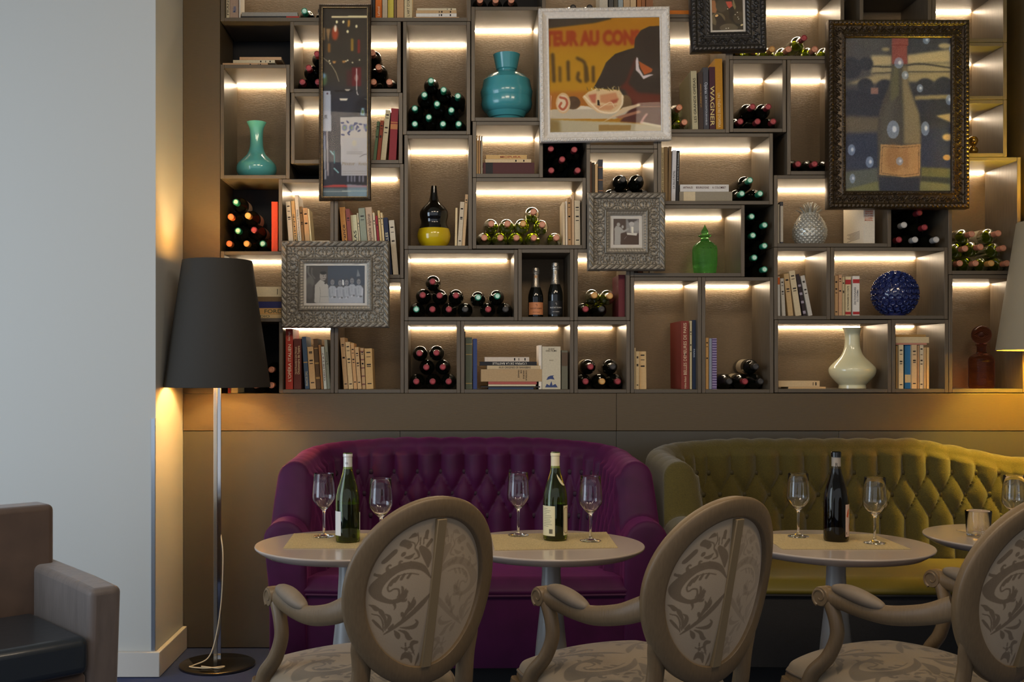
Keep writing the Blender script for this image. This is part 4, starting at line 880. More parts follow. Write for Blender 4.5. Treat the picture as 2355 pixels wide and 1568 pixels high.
for i, (x, y) in enumerate(((787, 280), (799, 278), (806, 290), (803, 300), (818, 281), (822, 289), (819, 293), (815, 284), (828, 283), (838, 286), (841, 296), (825, 298), (788, 307), (801, 305))): p.ell(x, y, 4.5, 2, (46, 52, 100), 0, .9, rot=i * .8)
for x, y in ((792, 291), (808, 291), (842, 290)):
    for a in range(5): p.ell(x + 4 * math.cos(a * 1.26), y + 5 * math.sin(a * 1.26), 2.5, 4, (90, 100, 150), 1, .7, rot=a * 1.26)
    p.ell(x, y, 2, 4, (120, 150, 90), 1)
p.text('2003', 808, 338, 822, 343, (140, 136, 130), 0, .9, 0)
for y in (347, 351): p.line([(797, y), (833, y)], 1.2, (96, 90, 86), 0, .8)
p.line([(826, 358), (838, 352), (844, 354)], 1.1, (80, 74, 74), 0); p.ell(814, 326, 5, 7, (200, 190, 160), 1, .8); p.text('Mouton   Roth', 787, 369, 842, 377, (150, 120, 80), 0, .75, 0)
for y in (391, 396): p.line([(788, y), (840, y)], .9, (150, 140, 120), 0, .6)
p.line([(746, 310), (748, 408)], 3, (200, 206, 216), 1); p.line([(752, 300), (754, 400)], 3.4, (190, 180, 180), 1); p.line([(746, 300), (746, 340)], 3, (100, 120, 190), 2, .7); p.line([(764, 300), (764, 400)], 3, (96, 92, 92), 2, .8)
p.line([(768, 345), (769, 372)], 2, (90, 160, 160), 0); p.line([(760, 345), (766, 352)], 3, (150, 190, 200), 0); p.line([(768, 384), (778, 394)], 2.4, (150, 200, 200), 0)
for x in (800, 808, 815, 826, 834): p.line([(x, 402), (x, 414)], 3, (170, 170, 186), 1, .8)
p.poly([(742, 425), (770, 421), (844, 424), (844, 427), (742, 427)], (186, 70, 62), 1); p.poly([(742, 429), (844, 431), (844, 450), (742, 450)], (96, 112, 116), 2); p.poly([(797, 420), (844, 424), (844, 450), (800, 450)], (156, 186, 200), 1, .6); p.line([(742, 437), (844, 436)], 1.2, (200, 204, 190), 0)
p.noise(2.5)
picture('narrow_picture_frame', 733, 8.5, 852.5, 460, 9, 0, p, 'tall narrow dark bronze frame with a wine bottle photograph', BRASSD, [(0, 3, 'rope', .0012), (6, 9, 'bead', .0034)], [(0, .028), (2, .034), (5.5, .030), (9, .024)], T=.035)
nf = [o for o in bpy.data.objects if o.name == 'narrow_picture_frame'][0]
# beads of the narrow frame catch the light
k = MB(); Wn, Hn = 119.5 * (YS - .038) / F, 451.5 * (YS - .038) / F; bb = 7.7 * (YS - .038) / F; st = .0066
for ax in (0, 1):
    L = (Wn, Hn)[ax] - 2 * bb; n = int(L / st)
    for s in (-1, 1):
        for i in range(n + 1):
            q = -L / 2 + L * i / n; k.sphere((q, -.031, s * (Hn / 2 - bb)) if ax == 0 else (s * (Wn / 2 - bb), -.031, q), .0024, 8, 5)
k.link('beading', BEADM, nf, label='row of pale gilt beads')
# the big dark gilt frame with an old bottle (coordinates in the zoomed crop: scale 3.408, origin 1890,30)
p = Pic(190, 215, 995, 1367, .34, (56, 58, 64)); p.poly([(190, 215), (540, 215), (540, 700), (190, 700)], (84, 82, 78), 60, .7)
p.poly([(390, 345), (620, 350), (995, 300), (995, 400), (800, 405), (390, 430)], (190, 172, 126), 9); p.poly([(390, 425), (995, 400), (995, 480), (390, 490)], (180, 164, 120), 8, .9); p.poly([(200, 560), (420, 490), (995, 470), (995, 540), (700, 545), (540, 530), (400, 560)], (176, 158, 112), 9, .9)
p.line([(400, 430), (600, 430), (760, 410), (995, 440)], 12, (60, 58, 52), 4); p.line([(400, 480), (700, 470), (995, 470)], 9, (70, 66, 56), 4)
for x, y, r in ((345, 570, 60), (490, 580, 60), (800, 580, 70), (940, 570, 70), (350, 410, 55), (230, 440, 90)): p.ell(x, y, r, r * .9, (50, 52, 58), 5)
p.poly([(190, 600), (995, 600), (995, 860), (190, 860)], (46, 48, 56), 14); p.poly([(190, 800), (470, 810), (470, 940), (190, 930)], (106, 94, 72), 12, .9); p.poly([(190, 940), (995, 880), (995, 1210), (190, 1200)], (50, 56, 72), 14)
p.poly([(720, 650), (995, 640), (995, 670), (720, 680)], (150, 136, 96), 6); p.poly([(880, 800), (995, 780), (995, 850)], (190, 166, 110), 6); p.ell(970, 960, 40, 26, (214, 180, 110), 5); p.ell(965, 1112, 30, 22, (214, 170, 90), 4); p.ell(950, 275, 50, 20, (180, 164, 120), 6); p.ell(500, 300, 30, 14, (160, 144, 104), 5)
p.poly([(388, 588), (444, 588), (444, 636), (388, 636)], (150, 110, 96), 3)
p.poly([(190, 1220), (440, 1190), (440, 1300), (190, 1350)], (92, 96, 84), 6); p.poly([(765, 1185), (995, 1195), (995, 1270), (765, 1255)], (110, 110, 60), 5); p.poly([(765, 1255), (995, 1270), (995, 1310), (765, 1300)], (60, 64, 50), 5); p.poly([(190, 1350), (440, 1290), (765, 1290), (995, 1310), (995, 1367), (190, 1367)], (122, 122, 74), 7)
bot = [(546, 215), (545, 330), (545, 450), (530, 560), (480, 680), (450, 780), (437, 900), (437, 1250), (450, 1367), (755, 1367), (770, 1250), (768, 900), (755, 780), (715, 680), (675, 560), (665, 450), (665, 215)]
p.poly(bot, (76, 72, 62), 6); p.poly([(470, 800), (540, 640), (560, 700), (520, 1000), (470, 1000)], (92, 88, 76), 22, .8); p.poly([(630, 430), (662, 430), (672, 560), (712, 680), (752, 780), (764, 900), (764, 1010), (640, 1010), (634, 700), (625, 560)], (142, 128, 92), 9, .9); p.poly([(560, 430), (600, 430), (600, 640), (540, 700), (535, 560)], (110, 106, 70), 10, .7)
p.poly([(546, 215), (670, 215), (672, 268), (662, 275), (664, 410), (546, 412)], (142, 72, 62), 2); p.line([(546, 270), (668, 270)], 5, (120, 44, 38), 1)
p.poly([(462, 1012), (620, 1022), (765, 1010), (760, 1248), (640, 1262), (560, 1250), (450, 1242)], (188, 144, 88), 2); p.ell(560, 1120, 60, 110, (150, 104, 58), 16, .6); p.ell(650, 1110, 24, 90, (160, 110, 64), 10, .5)
p.line([(476, 1030), (620, 1038), (752, 1026)], 3.5, (96, 70, 40), 0); p.line([(476, 1030), (466, 1228)], 3.5, (96, 70, 40), 0); p.line([(752, 1026), (748, 1234)], 3.5, (96, 70, 40), 0); p.line([(466, 1228), (610, 1246), (748, 1234)], 3.5, (96, 70, 40), 0)
p.poly([(450, 1262), (760, 1265), (755, 1367), (455, 1367)], (48, 50, 58), 4)
for x, y, rx, ry in ((600, 403, 35, 42), (647, 495, 26, 32), (760, 593, 24, 31), (808, 230, 26, 32), (556, 903, 47, 68), (800, 895, 32, 54), (240, 1055, 28, 42), (378, 1147, 30, 42), (247, 1270, 22, 36), (605, 1140, 27, 31), (980, 680, 24, 38), (990, 300, 8, 24)):
    p.ell(x, y, rx, ry, (150, 176, 214), 1, .62); p.ell(x + rx * .2, y - ry * .05, rx * .36, ry * .36, (232, 240, 252), 4, .9)
p.noise(5, 1); p.noise(5); p.a = np.clip(p.a * .98 + np.array((20, 22, 26)), 0, 255)  # bluish lift: haze of the pane's reflection painted into the print
picture('ornate_picture_frame', 1908, 43, 2233, 478, 41, 0, p, 'large dark gilt ornate frame with an old dusty wine bottle photograph', BRASSD,
        [(2, 11, 'egg', .007), (13, 31, 'vine', .0065), (33, 39, 'aca', .0035)], [(0, .050), (2, .056), (11, .056), (12.5, .046), (20, .044), (31, .048), (33, .052), (39, .050), (41, .044)], T=.066)
# small black frame at the top
p = Pic(745, -600, 1560, 745, .2, (78, 68, 50)); p.poly([(745, -100), (830, -100), (890, 130), (850, 260), (745, 240)], (176, 120, 78), 8); p.ell(1000, 60, 150, 170, (92, 84, 66), 6); p.ell(900, 430, 190, 180, (122, 108, 80), 6); p.poly([(990, 340), (1130, 560), (1160, 600), (1000, 740), (820, 745), (860, 500), (820, 380), (940, 300)], (70, 60, 48), 6); p.ell(870, 330, 66, 50, (56, 48, 40), 3, rot=-.5); p.ell(868, 330, 48, 34, (236, 196, 130), 2, rot=-.5)
p.ell(1180, 680, 240, 120, (112, 100, 78), 6); p.poly([(1190, 130), (1290, 80), (1340, 250), (1520, 350), (1560, 560), (1400, 640), (1200, 420)], (64, 56, 44), 8); p.poly([(1110, -60), (1270, -60), (1290, 70), (1200, 140), (1150, 60)], (214, 96, 76), 4); p.poly([(1300, -200), (1380, 100), (1350, 180), (1290, 60)], (150, 136, 96), 5); p.ell(1450, 400, 150, 180, (100, 90, 66), 10, .6)
for x, y in ((1160, 148), (1355, 312), (1445, 437), (1415, 250), (1110, 695), (1425, 385), (1170, 690)): p.ell(x, y, 14, 14, (240, 236, 216), 2)
p.ell(1525, 605, 40, 26, (232, 216, 160), 2, rot=-.5)
for (x, y) in ((800, -400), (1200, -430), (1000, -250)): p.ell(x, y, 160, 150, (98, 84, 62), 8); p.ell(x + 20, y - 20, 60, 50, (60, 50, 40), 4)
p.noise(3)
picture('black_picture_frame', 1590, -98, 1764, 115, 46, 6, p, 'small black ornate frame with a bottle cellar photograph, cut by top edge', BLACKF,
        [(3, 12, 'egg', .004), (15, 34, 'vine', .005), (38, 44, 'rope', .003)], [(0, .044), (3, .052), (12, .052), (14, .044), (34, .040), (36, .044), (44, .040), (46, .034)], T=.062, tilt=-.022)
# landscape photograph of a cook and his brigade (crop scale 7.292)
p = Pic(468, 478, 1436, 1098, .30, (92, 92, 94)); p.poly([(468, 478), (825, 478), (825, 1098), (468, 1098)], (84, 80, 74), 2); p.poly([(825, 478), (1436, 478), (1436, 800), (825, 800)], (78, 86, 96), 3)
p.line([(500, 500), (500, 600), (560, 680)], 26, (130, 126, 118), 6); p.line([(560, 520), (560, 620), (610, 690)], 20, (120, 114, 106), 6); p.ell(530, 750, 70, 90, (118, 114, 106), 10); p.ell(520, 900, 60, 130, (100, 96, 90), 12)
for x, y in ((900, 745), (1028, 755), (1135, 750), (1225, 720), (1335, 735)):
    p.poly([(x - 62, 1098), (x - 66, y + 110), (x - 30, y + 66), (x + 34, y + 66), (x + 72, y + 110), (x + 72, 1098)], (174, 178, 184), 3); p.ell(x, y - 10, 38, 52, (84, 86, 90), 2); p.ell(x, y + 10, 32, 48, (138, 138, 140), 2)
    p.ell(x - 12, y + 6, 6, 4, (60, 60, 60), 1); p.ell(x + 12, y + 6, 6, 4, (60, 60, 60), 1); p.line([(x - 10, y + 34), (x + 10, y + 34)], 5, (80, 76, 76), 1); p.line([(x - 55, y + 130), (x - 40, y + 240), (x + 30, y + 250)], 30, (150, 154, 160), 4); p.line([(x + 62, y + 130), (x + 50, y + 230), (x - 10, y + 262)], 26, (196, 198, 202), 4); p.ell(x + 34, y + 250, 24, 14, (112, 110, 110), 4); p.line([(x - 5, y + 100), (x, y + 200)], 5, (140, 144, 150), 3)
p.poly([(600, 1080), (610, 800), (700, 705), (760, 740), (830, 800), (845, 1098), (640, 1098)], (188, 184, 174), 3); p.ell(745, 650, 56, 76, (160, 152, 142), 2); p.ell(748, 598, 52, 28, (62, 58, 54), 2); p.ell(752, 650, 9, 5, (50, 46, 44), 1); p.ell(788, 650, 7, 5, (50, 46, 44), 1); p.line([(745, 690), (785, 690)], 6, (80, 70, 66), 1); p.ell(782, 770, 14, 14, (60, 56, 54), 2)
p.line([(690, 830), (700, 930), (690, 1080)], 6, (130, 126, 118), 2); p.line([(700, 990), (830, 990)], 6, (140, 134, 126), 2); p.poly([(1060, 710), (1090, 715), (1092, 800), (1065, 800)], (236, 236, 232), 1); p.poly([(1300, 660), (1318, 530), (1360, 650)], (130, 134, 138), 2); p.noise(3)
picture('ornate_picture_frame', 645.5, 552.5, 894.5, 753, 51.5, 6.3, p, 'grey-gilt landscape frame with black-and-white photograph of five boys and a man', PEWTER,
        [(2, 12, 'rope', .0055), (14, 39, 'aca', .0055), (40.5, 42.5, 'bead', .0016), (44, 50, 'egg', .0018)], [(0, .040), (2, .050), (12, .048), (14, .036), (26, .034), (38, .036), (40, .044), (42.5, .044), (44, .038), (51.5, .034)], T=.058)
# small square frame (crop scale 8.04)
p = Pic(565, 552, 1000, 997, .30, (90, 74, 62)); p.poly([(780, 552), (1000, 552), (1000, 800), (780, 780)], (150, 146, 140), 5); p.poly([(800, 560), (980, 560), (900, 640), (830, 620)], (70, 60, 54), 8, .8); p.ell(950, 680, 70, 90, (170, 166, 160), 8, .8); p.poly([(690, 800), (1000, 820), (1000, 997), (690, 997)], (84, 64, 50), 4)
p.poly([(580, 997), (585, 810), (580, 720), (610, 670), (680, 690), (740, 750), (820, 710), (830, 730), (760, 780), (690, 800), (685, 997)], (176, 172, 164), 3); p.ell(650, 650, 30, 34, (176, 170, 160), 3); p.ell(722, 690, 20, 28, (180, 176, 168), 3); p.poly([(790, 790), (975, 795), (960, 840), (800, 825)], (226, 222, 210), 2)
p.ell(875, 640, 44, 40, (196, 192, 186), 2); p.poly([(845, 650), (905, 650), (890, 790), (860, 790)], (190, 186, 180), 2); p.poly([(870, 690), (906, 690), (908, 800), (878, 790)], (246, 240, 222), 1); p.line([(750, 900), (790, 850)], 6, (170, 160, 150), 1); p.noise(3)
picture('ornate_picture_frame', 1353, 441, 1532, 621, 52.5, 8.5, p, 'small square grey ornate frame with a shopkeeper photograph', PEWTER,
        [(3, 13, 'rope', .005), (15, 39, 'aca', .0055), (40.5, 42.5, 'bead', .0016), (44, 50, 'egg', .0018)], [(0, .040), (3, .050), (13, .048), (15, .036), (26, .034), (38, .036), (40, .044), (42.5, .044), (44, .038), (52.5, .034)], T=.058)
# ------------------------------------------------------------- damask cloth
def damask(k, mirror=True, worn=True, bg=(180, 158, 128), dk=(124, 104, 78)):
    p = Pic(-580, 120, 580, 1480, k, bg)
    ax = lambda x, v: (x - (718 - (v - 160) * .0953)) * .95
    ST = [([(640, 660), (560, 570), (440, 530), (320, 545), (220, 610), (155, 700), (165, 790), (235, 842), (310, 850), (385, 805), (405, 740)], [10, 44, 58, 66, 80, 92, 64, 40, 36, 46, 8]),
          ([(260, 570), (232, 520), (244, 490), (262, 500)], [34, 22, 16, 10]), ([(370, 545), (338, 500), (340, 476), (360, 482)], [34, 22, 14, 10]), ([(470, 540), (436, 520), (438, 498), (452, 506)], [30, 20, 12, 8]), ([(520, 560), (486, 540), (484, 520)], [26, 16, 8]),
          ([(190, 590), (140, 560), (130, 540)], [30, 20, 6]), ([(520, 622), (430, 602), (340, 612), (280, 650), (250, 710), (262, 752), (300, 732), (340, 740), (346, 785), (330, 810)], [8, 9, 9, 10, 12, 12, 12, 14, 14, 8]),
          ([(440, 610), (420, 640)], [20, 6]), ([(385, 606), (362, 645)], [22, 6]), ([(335, 618), (306, 660)], [24, 6]), ([(292, 650), (272, 690)], [24, 6]), ([(360, 800), (410, 770), (418, 752)], [30, 24, 6]), ([(350, 840), (400, 845), (412, 828)], [26, 18, 6]), ([(300, 860), (310, 900), (300, 930)], [26, 16, 4]), ([(380, 780), (376, 730), (366, 712)], [24, 18, 6]),
          ([(180, 1185), (300, 1090), (430, 990), (560, 880), (640, 800)], [8, 24, 34, 40, 14]), ([(360, 1030), (420, 940), (455, 900), (480, 820)], [6, 30, 34, 6]), ([(385, 1000), (370, 960), (360, 990)], [26, 20, 6]), ([(430, 930), (438, 880), (425, 850)], [26, 20, 6]), ([(470, 900), (490, 870), (488, 840)], [24, 18, 5]),
          ([(180, 1160), (190, 1060), (165, 1000), (110, 990)], [8, 14, 12, 10]), ([(200, 1140), (215, 1040), (190, 960), (170, 925)], [8, 22, 36, 10]), ([(150, 930), (128, 905), (96, 890)], [40, 30, 8]), ([(215, 1120), (245, 1050), (255, 1000), (225, 975)], [8, 34, 26, 10]), ([(180, 1150), (140, 1100), (110, 1060)], [8, 30, 22]), ([(240, 1120), (270, 1090), (285, 1065)], [20, 22, 6]),
          ([(345, 1095), (430, 1095), (490, 1080), (515, 1045), (495, 1022)], [6, 26, 34, 20, 8]), ([(290, 1130), (315, 1170), (318, 1205)], [10, 44, 6]), ([(330, 1120), (395, 1140), (425, 1185), (465, 1195)], [8, 30, 40, 6]),
          ([(390, 1240), (390, 1262)], [14, 8]), ([(340, 1285), (362, 1290)], [10, 14]), ([(420, 1278), (440, 1270)], [14, 8]), ([(375, 1330), (382, 1318)], [10, 12]), ([(420, 1315), (460, 1328), (490, 1300)], [7, 7, 5]), ([(490, 1345), (455, 1270), (470, 1232), (520, 1228)], [6, 28, 36, 20]),
          ([(320, 1400), (370, 1355), (430, 1360), (450, 1410)], [14, 44, 50, 20]), ([(500, 1440), (530, 1380), (540, 1330)], [10, 26, 8]),
          ([(470, 480), (515, 465), (500, 420), (470, 380), (500, 320), (480, 250)], [10, 16, 18, 10, 10, 8]), ([(610, 560), (600, 470), (540, 400), (520, 380)], [20, 70, 44, 10]), ([(590, 262), (582, 300)], [34, 14]), ([(600, 320), (560, 310)], [10, 8]), ([(520, 300), (520, 360)], [10, 26]), ([(556, 310), (556, 360)], [10, 26]), ([(640, 340), (600, 380)], [30, 10]),
          ([(395, 275), (440, 262), (480, 275)], [10, 34, 8]), ([(405, 310), (460, 340), (470, 380)], [8, 9, 9]), ([(335, 300), (390, 330)], [50, 20]), ([(200, 430), (270, 370)], [50, 70]), ([(380, 450), (430, 455), (470, 430)], [12, 30, 8])]
    for s in ((1, -1) if mirror else (1,)):
        for pts, w_ in ST: p.line([(s * ax(x, y), y) for x, y in pts], [q * 1.18 for q in w_], dk, 0, .95 if s > 0 or not worn else .32)
        for x, y, r in ((410, 352, 26), (362, 415, 22), (392, 1293, 20)):
            p.ell(s * ax(x, y), y, r, r, dk, 0, .95 if s > 0 or not worn else .32)
    return p
FAB = mat('damask_cloth', (160, 150, 130), .55, attr='Col', bump=.3, bscale=500, sheen=.2)
CW = mat('limed_beech', (114, 94, 67), .42, bump=.25, bscale=14, stretch=(14, 14, 2), var=.08)
PAD = mat('armpad_cloth', (122, 108, 90), .6, bump=.4, bscale=26, var=.12)
# ------------------------------------------------------------- armchairs with medallion backs
def chair_proto(name, loc, rotz, label):
    t = empty(name, loc, label, 'chair', 'medallion armchairs at the tables', (0, 0, rotz))
    YB, REC, ZC = -.235, math.tan(math.radians(12)), .775
    def bp(x, z, w_=0):
        sl = 2.48 * x; nn = math.sqrt(1 + sl * sl)
        return (x + w_ * sl / nn, YB - (z - .5) * REC - w_ / nn + 1.24 * (x * x - .0484), z)     # w towards the rear
    A_, B_ = .192, .225
    sec = [(-.0245, -.022), (-.0245, .010), (-.0225, .0135), (-.018, .0145), (.0, .0155), (.022, .0145), (.0275, .0115), (.030, .006), (.030, -.016), (.027, -.022)]
    def ring(u, v):
        a = 2 * math.pi * u; j = int(round(v * len(sec))) % len(sec); q, w_ = sec[j]
        r = (A_ + q) * math.cos(a) * (1 + .05 * math.sin(a)); return bp(r, ZC + (B_ + q) * math.sin(a), w_)
    MB().grid(ring, 96, len(sec) + 1, wrap_u=True, flip=True).link('back_frame', CW, t, smooth=50)
    p = damask(.32)
    me = p.mesh('back_upholstery', lambda U, V: (((U - .5) * .352) * np.sqrt(np.clip(1 - ((V - .5) * 2) ** 2 * .5, 0, 1)) * 1.0,
                1.24 * (((U - .5) * .352) ** 2 * (1 - ((V - .5) * 2) ** 2 * .5) - .0484) + YB - ((ZC + (.5 - V) * .42 * np.sqrt(np.clip(1 - ((U - .5) * 2) ** 2 * .5, 0, 1))) - .5) * REC - .002 - .014 * (1 - ((U - .5) * 2) ** 2) * (1 - ((V - .5) * 2) ** 2), ZC + (.5 - V) * .42 * np.sqrt(np.clip(1 - ((U - .5) * 2) ** 2 * .5, 0, 1))))
    obj('back_upholstery', me, t, FAB)
    fr = MB(); fr.grid(lambda u, v: (.176 * (v) * math.cos(2 * math.pi * u) * (1 + .04 * math.sin(2 * math.pi * u)), 1.24 * ((.176 * v * math.cos(2 * math.pi * u)) ** 2 - .0484) + YB - ((ZC + .208 * v * math.sin(2 * math.pi * u)) - .5) * REC + .020 + .03 * (1 - v * v), ZC + .208 * v * math.sin(2 * math.pi * u)), 48, 8, wrap_u=True)
    fr.link('front_padding', PAD, t, smooth=60)
    k = MB(); q = [bp(.006 + s * .013, z, w_) for z in (ZC - .203, ZC + .197) for s, w_ in ((-1, -.008), (1, -.008), (1, .020), (-1, .020))]
    k.add(q, [(0, 1, 2, 3), (7, 6, 5, 4), (0, 4, 5, 1), (1, 5, 6, 2), (2, 6, 7, 3), (3, 7, 4, 0)]); k.link('back_slat', mat('limed_beech_dull', (136, 116, 84), .5), t, bevel=.002)
    for s in (-1, 1):
        pts = smoothpath([bp(s * .180, .71, -.006), bp(s * .170, .65, -.005), bp(s * .160, .58, -.003), bp(s * .162, .50, 0), (s * .170, YB - .004, .42), (s * .176, YB - .03, .25), (s * .186, YB - .09, .001)], 6)
        n = len(pts); rad = [(np.interp(i / n, [0, .2, .5, 1], [.012, .028, .027, .016]), np.interp(i / n, [0, .2, .5, 1], [.010, .0125, .019, .014])) for i in range(n)]
        k = MB(); k.tube(pts, [(b, a) for a, b in rad], 12); k.link('rear_leg', CW, t, smooth=50)
    # seat
    def plan(u, v, sc=1.):
        x = u * math.sqrt(max(0, 1 - v * v * .38)); y = v * math.sqrt(max(0, 1 - u * u * .30)); return (x * (.262 + .035 * v) * sc, .03 + y * .268 * sc)
    def out(a, sc=1.):
        c, d = math.cos(a), math.sin(a); m = max(abs(c), abs(d)); return plan(c / m, d / m, sc)
    k = MB(); n = 72; zz = [(.375, .975), (.38, .99), (.44, 1.0), (.452, .995), (.458, .98), (.458, .80), (.375, .80)]
    k.grid(lambda u, v: (*out(2 * math.pi * u, zz[int(round(v * 7)) % 7][1]), zz[int(round(v * 7)) % 7][0]), n, 8, wrap_u=True, flip=False); k.link('seat_rail', CW, t, smooth=40)
    ps = damask(.34, True, False, (138, 122, 98), (104, 92, 74)); ps.a = np.rot90(ps.a, 2)
    def sf(U, V):
        u, v = (U - .5) * 2, (V - .5) * 2; x = u * np.sqrt(1 - v * v * .38) * (.257 + .035 * v); y = .03 + v * np.sqrt(1 - u * u * .30) * .262
        m = np.maximum(abs(u), abs(v)); z = .452 + .045 * np.clip(1 - m ** 14, 0, 1) ** .6 + .032 * (1 - u * u) * (1 - v * v); return (x, y, z)
    obj('seat', ps.mesh('seat', lambda U, V: sf(U, 1 - V)), t, FAB)
    MB().tube([(*out(2 * math.pi * i / 90, .99), .4615) for i in range(91)], .0045, 8).link('seat_piping', PAD, t)
    for s in (-1, 1):
        pts = smoothpath([(s * .196, -.272, .740), (s * .218, -.205, .713), (s * .234, -.11, .694), (s * .244, -.03, .696), (s * .250, .035, .706), (s * .252, .085, .712)], 7)
        n = len(pts); k = MB(); k.tube(pts, [(np.interp(i / n, [0, .3, 1], [.012, .015, .019]), np.interp(i / n, [0, .2, .6, 1], [.032, .028, .026, .026])) for i in range(n)], 12)
        k.add(*[[(s * .284 + x, y, z) for x, y, z in q.v] for q in [MB().lathe([(.004, 0), (.026, .002), (.030, .008), (.030, .034), (.026, .040), (.004, .042)], 24)]][0:1], [f for f in MB().lathe([(1, 0), (1, 1), (1, 2), (1, 3), (1, 4), (1, 5)], 24).f]) if 0 else None
        for sx in (-1, 1):
            sp_ = [(s * .252 + sx * .020, .093 + r * math.cos(a), .712 + r * math.sin(a)) for r, a in [(.027 - .0215 * i / 26, -1.2 + s * 0 + 6.9 * i / 26) for i in range(27)]]
            k.tube(sp_, [.0048 * (1 - .4 * i / 26) for i in range(27)], 7)
        cyl = MB().lathe([(.001, -.021), (.026, -.021), (.028, -.016), (.028, .016), (.026, .021), (.001, .021)], 24, 'y')
        k.add([(s * .252 + y, .093 + x, .712 + z) for x, y, z in cyl.v], [f[::-1] for f in cyl.f])
        k.link('arm', CW, t, smooth=50)
        pp = smoothpath([(s * .238, -.095, .712), (s * .244, -.045, .724), (s * .249, .01, .736), (s * .252, .062, .741)], 8); m = len(pp)
        MB().tube(pp, [(.004 + .022 * math.sin(math.pi * min(1, max(0, (i + .4) / m))) ** .5, .003 + .019 * math.sin(math.pi * min(1, max(0, (i + .4) / m))) ** .5) for i in range(m)], 14).link('arm_pad', PAD, t, smooth=70)
        pts = smoothpath([(s * .252, .075, .700), (s * .248, .058, .65), (s * .246, .056, .60), (s * .254, .08, .54), (s * .266, .12, .49), (s * .268, .14, .44)], 6); n = len(pts)
        MB().tube(pts, [(np.interp(i / n, [0, .5, 1], [.020, .019, .021]), np.interp(i / n, [0, .5, 1], [.020, .021, .030])) for i in range(n)], 12).link('arm_support', CW, t, smooth=50)
        pts = smoothpath([(s * .240, .225, .44), (s * .248, .235, .38), (s * .240, .23, .25), (s * .230, .22, .10), (s * .240, .24, .001)], 6); n = len(pts)
        MB().tube(pts, [np.interp(i / n, [0, .2, .8, 1], [.028, .026, .015, .020]) for i in range(n)], 12).link('front_leg', CW, t, smooth=50)
    return t
PSI = math.radians(31)
fwd = Vector((-math.sin(PSI), math.cos(PSI), 0))
ch_spots = [((-.103, 2.85), 'carved medallion armchair at left table, against the purple sofa'), ((.661, 2.85), 'carved medallion armchair in the middle, between purple and olive sofas'),
            ((1.462, 2.85), 'carved medallion armchair cut by the right edge of the photo')]
for i, ((x, y), lb) in enumerate(ch_spots):
    base = Vector((x, y, 0)) + fwd * (.235 + .049); base.z = 0
    if i == 0: ch0 = chair_proto('armchair', base, PSI, lb)
    else: copy_tree(ch0, base, None, lb)

# ------------------------------------------------------------- tables and what stands on them
ZT = .778
TTOP = mat('grey_lacquer_tabletop', (176, 160, 145), .22, coat=.3); TBASE = mat('grey_lacquer_base', (150, 148, 144), .35, .2)
def table(x, y, label):
    t = empty('round_table', (x, y, 0), label, 'table', 'round tables in front of the sofas'); z = ZT
    MB().lathe([(.10, z - .046), (.20, z - .042), (.275, z - .028), (.303, z - .010), (.3062, z - .005), (.3062, z - .002), (.3045, z)], 96).link('tabletop', TTOP, t, smooth=30)
    MB().lathe([(.155, .004), (.155, .012), (.10, .03), (.075, .10), (.062, .30), (.050, .45), (.036, .58), (.031, .68), (.031, z - .047)], 48).link('pedestal', TBASE, t)
    return t
T1, T2, T3, T4 = (-.354, 3.55), (.320, 3.55), (1.265, 3.55), (1.95, 3.70)
table(*T1, 'round grey table with one bottle, leftmost, before purple sofa'); table(*T2, 'round grey table in the middle, before right half of purple sofa')
table(*T3, 'round grey table before the olive sofa'); table(*T4, 'round grey table behind, partly hidden by rightmost armchair')
RAFF = mat('woven_placemat', (182, 160, 112), .7, bump=1.0, bscale=40, stretch=(14, 1, 1), var=.22)
def hz(px, py): Y = (H - ZT) * F / (py - VY); return (px - VX) / F * Y, Y
def placemat(q, label):
    c = [hz(*p_) for p_ in q] if isinstance(q[0], tuple) and q[0][0] > 50 else q
    cx, cy = sum(p_[0] for p_ in c) / 4, sum(p_[1] for p_ in c) / 4
    t = MB(); v = [(x - cx, y - cy, .0004) for x, y in c] + [(x - cx, y - cy, .0028) for x, y in c]
    t.add(v, [(3, 2, 1, 0), (4, 5, 6, 7), (0, 1, 5, 4), (1, 2, 6, 5), (2, 3, 7, 6), (3, 0, 4, 7)])
    return tag(t.link('placemat', RAFF, None, loc=(cx, cy, ZT), smooth=0), label, 'placemat', 'woven placemats')
placemat([(-.553, 3.45), (-.165, 3.45), (-.165, 3.755), (-.565, 3.755)], 'woven straw placemat on the leftmost table')
placemat([(.127, 3.41), (.527, 3.46), (.537, 3.79), (.127, 3.73)], 'woven straw placemat, slightly turned, on the middle table')
placemat([(1.05, 3.43), (1.463, 3.43), (1.463, 3.74), (1.067, 3.74)], 'woven straw placemat on table before the olive sofa')
placemat([(1.86, 3.58), (2.18, 3.58), (2.18, 3.84), (1.80, 3.84)], 'woven straw placemat on rear table at right edge')
GPR = [(.0005, .0005), (.034, .0008), (.0355, .002), (.034, .0032), (.018, .0060), (.006, .011), (.0042, .020), (.0038, .05), (.0040, .080), (.0060, .0905), (.012, .0965), (.022, .1055), (.032, .117), (.0378, .126), (.0393, .133), (.0393, .142), (.0382, .160), (.0362, .185), (.0338, .2175), (.0335, .218),
       (.0331, .2175), (.0354, .185), (.0374, .160), (.0385, .142), (.0384, .134), (.0368, .1275), (.031, .119), (.021, .1075), (.011, .0995), (.0005, .0975)]
gm = None
def glass(x, y, label):
    global gm
    t = empty('wine_glass', (x, y, ZT + .003), label, 'glass', 'wine glasses on the tables')
    if gm is None: gm = MB().lathe(GPR, 48, cap=(False, False)).mesh('glass', 60); gm.materials.append(GLASS)
    obj('glass_body', gm, t); return t
def glp(px, py): return hz(px, py)
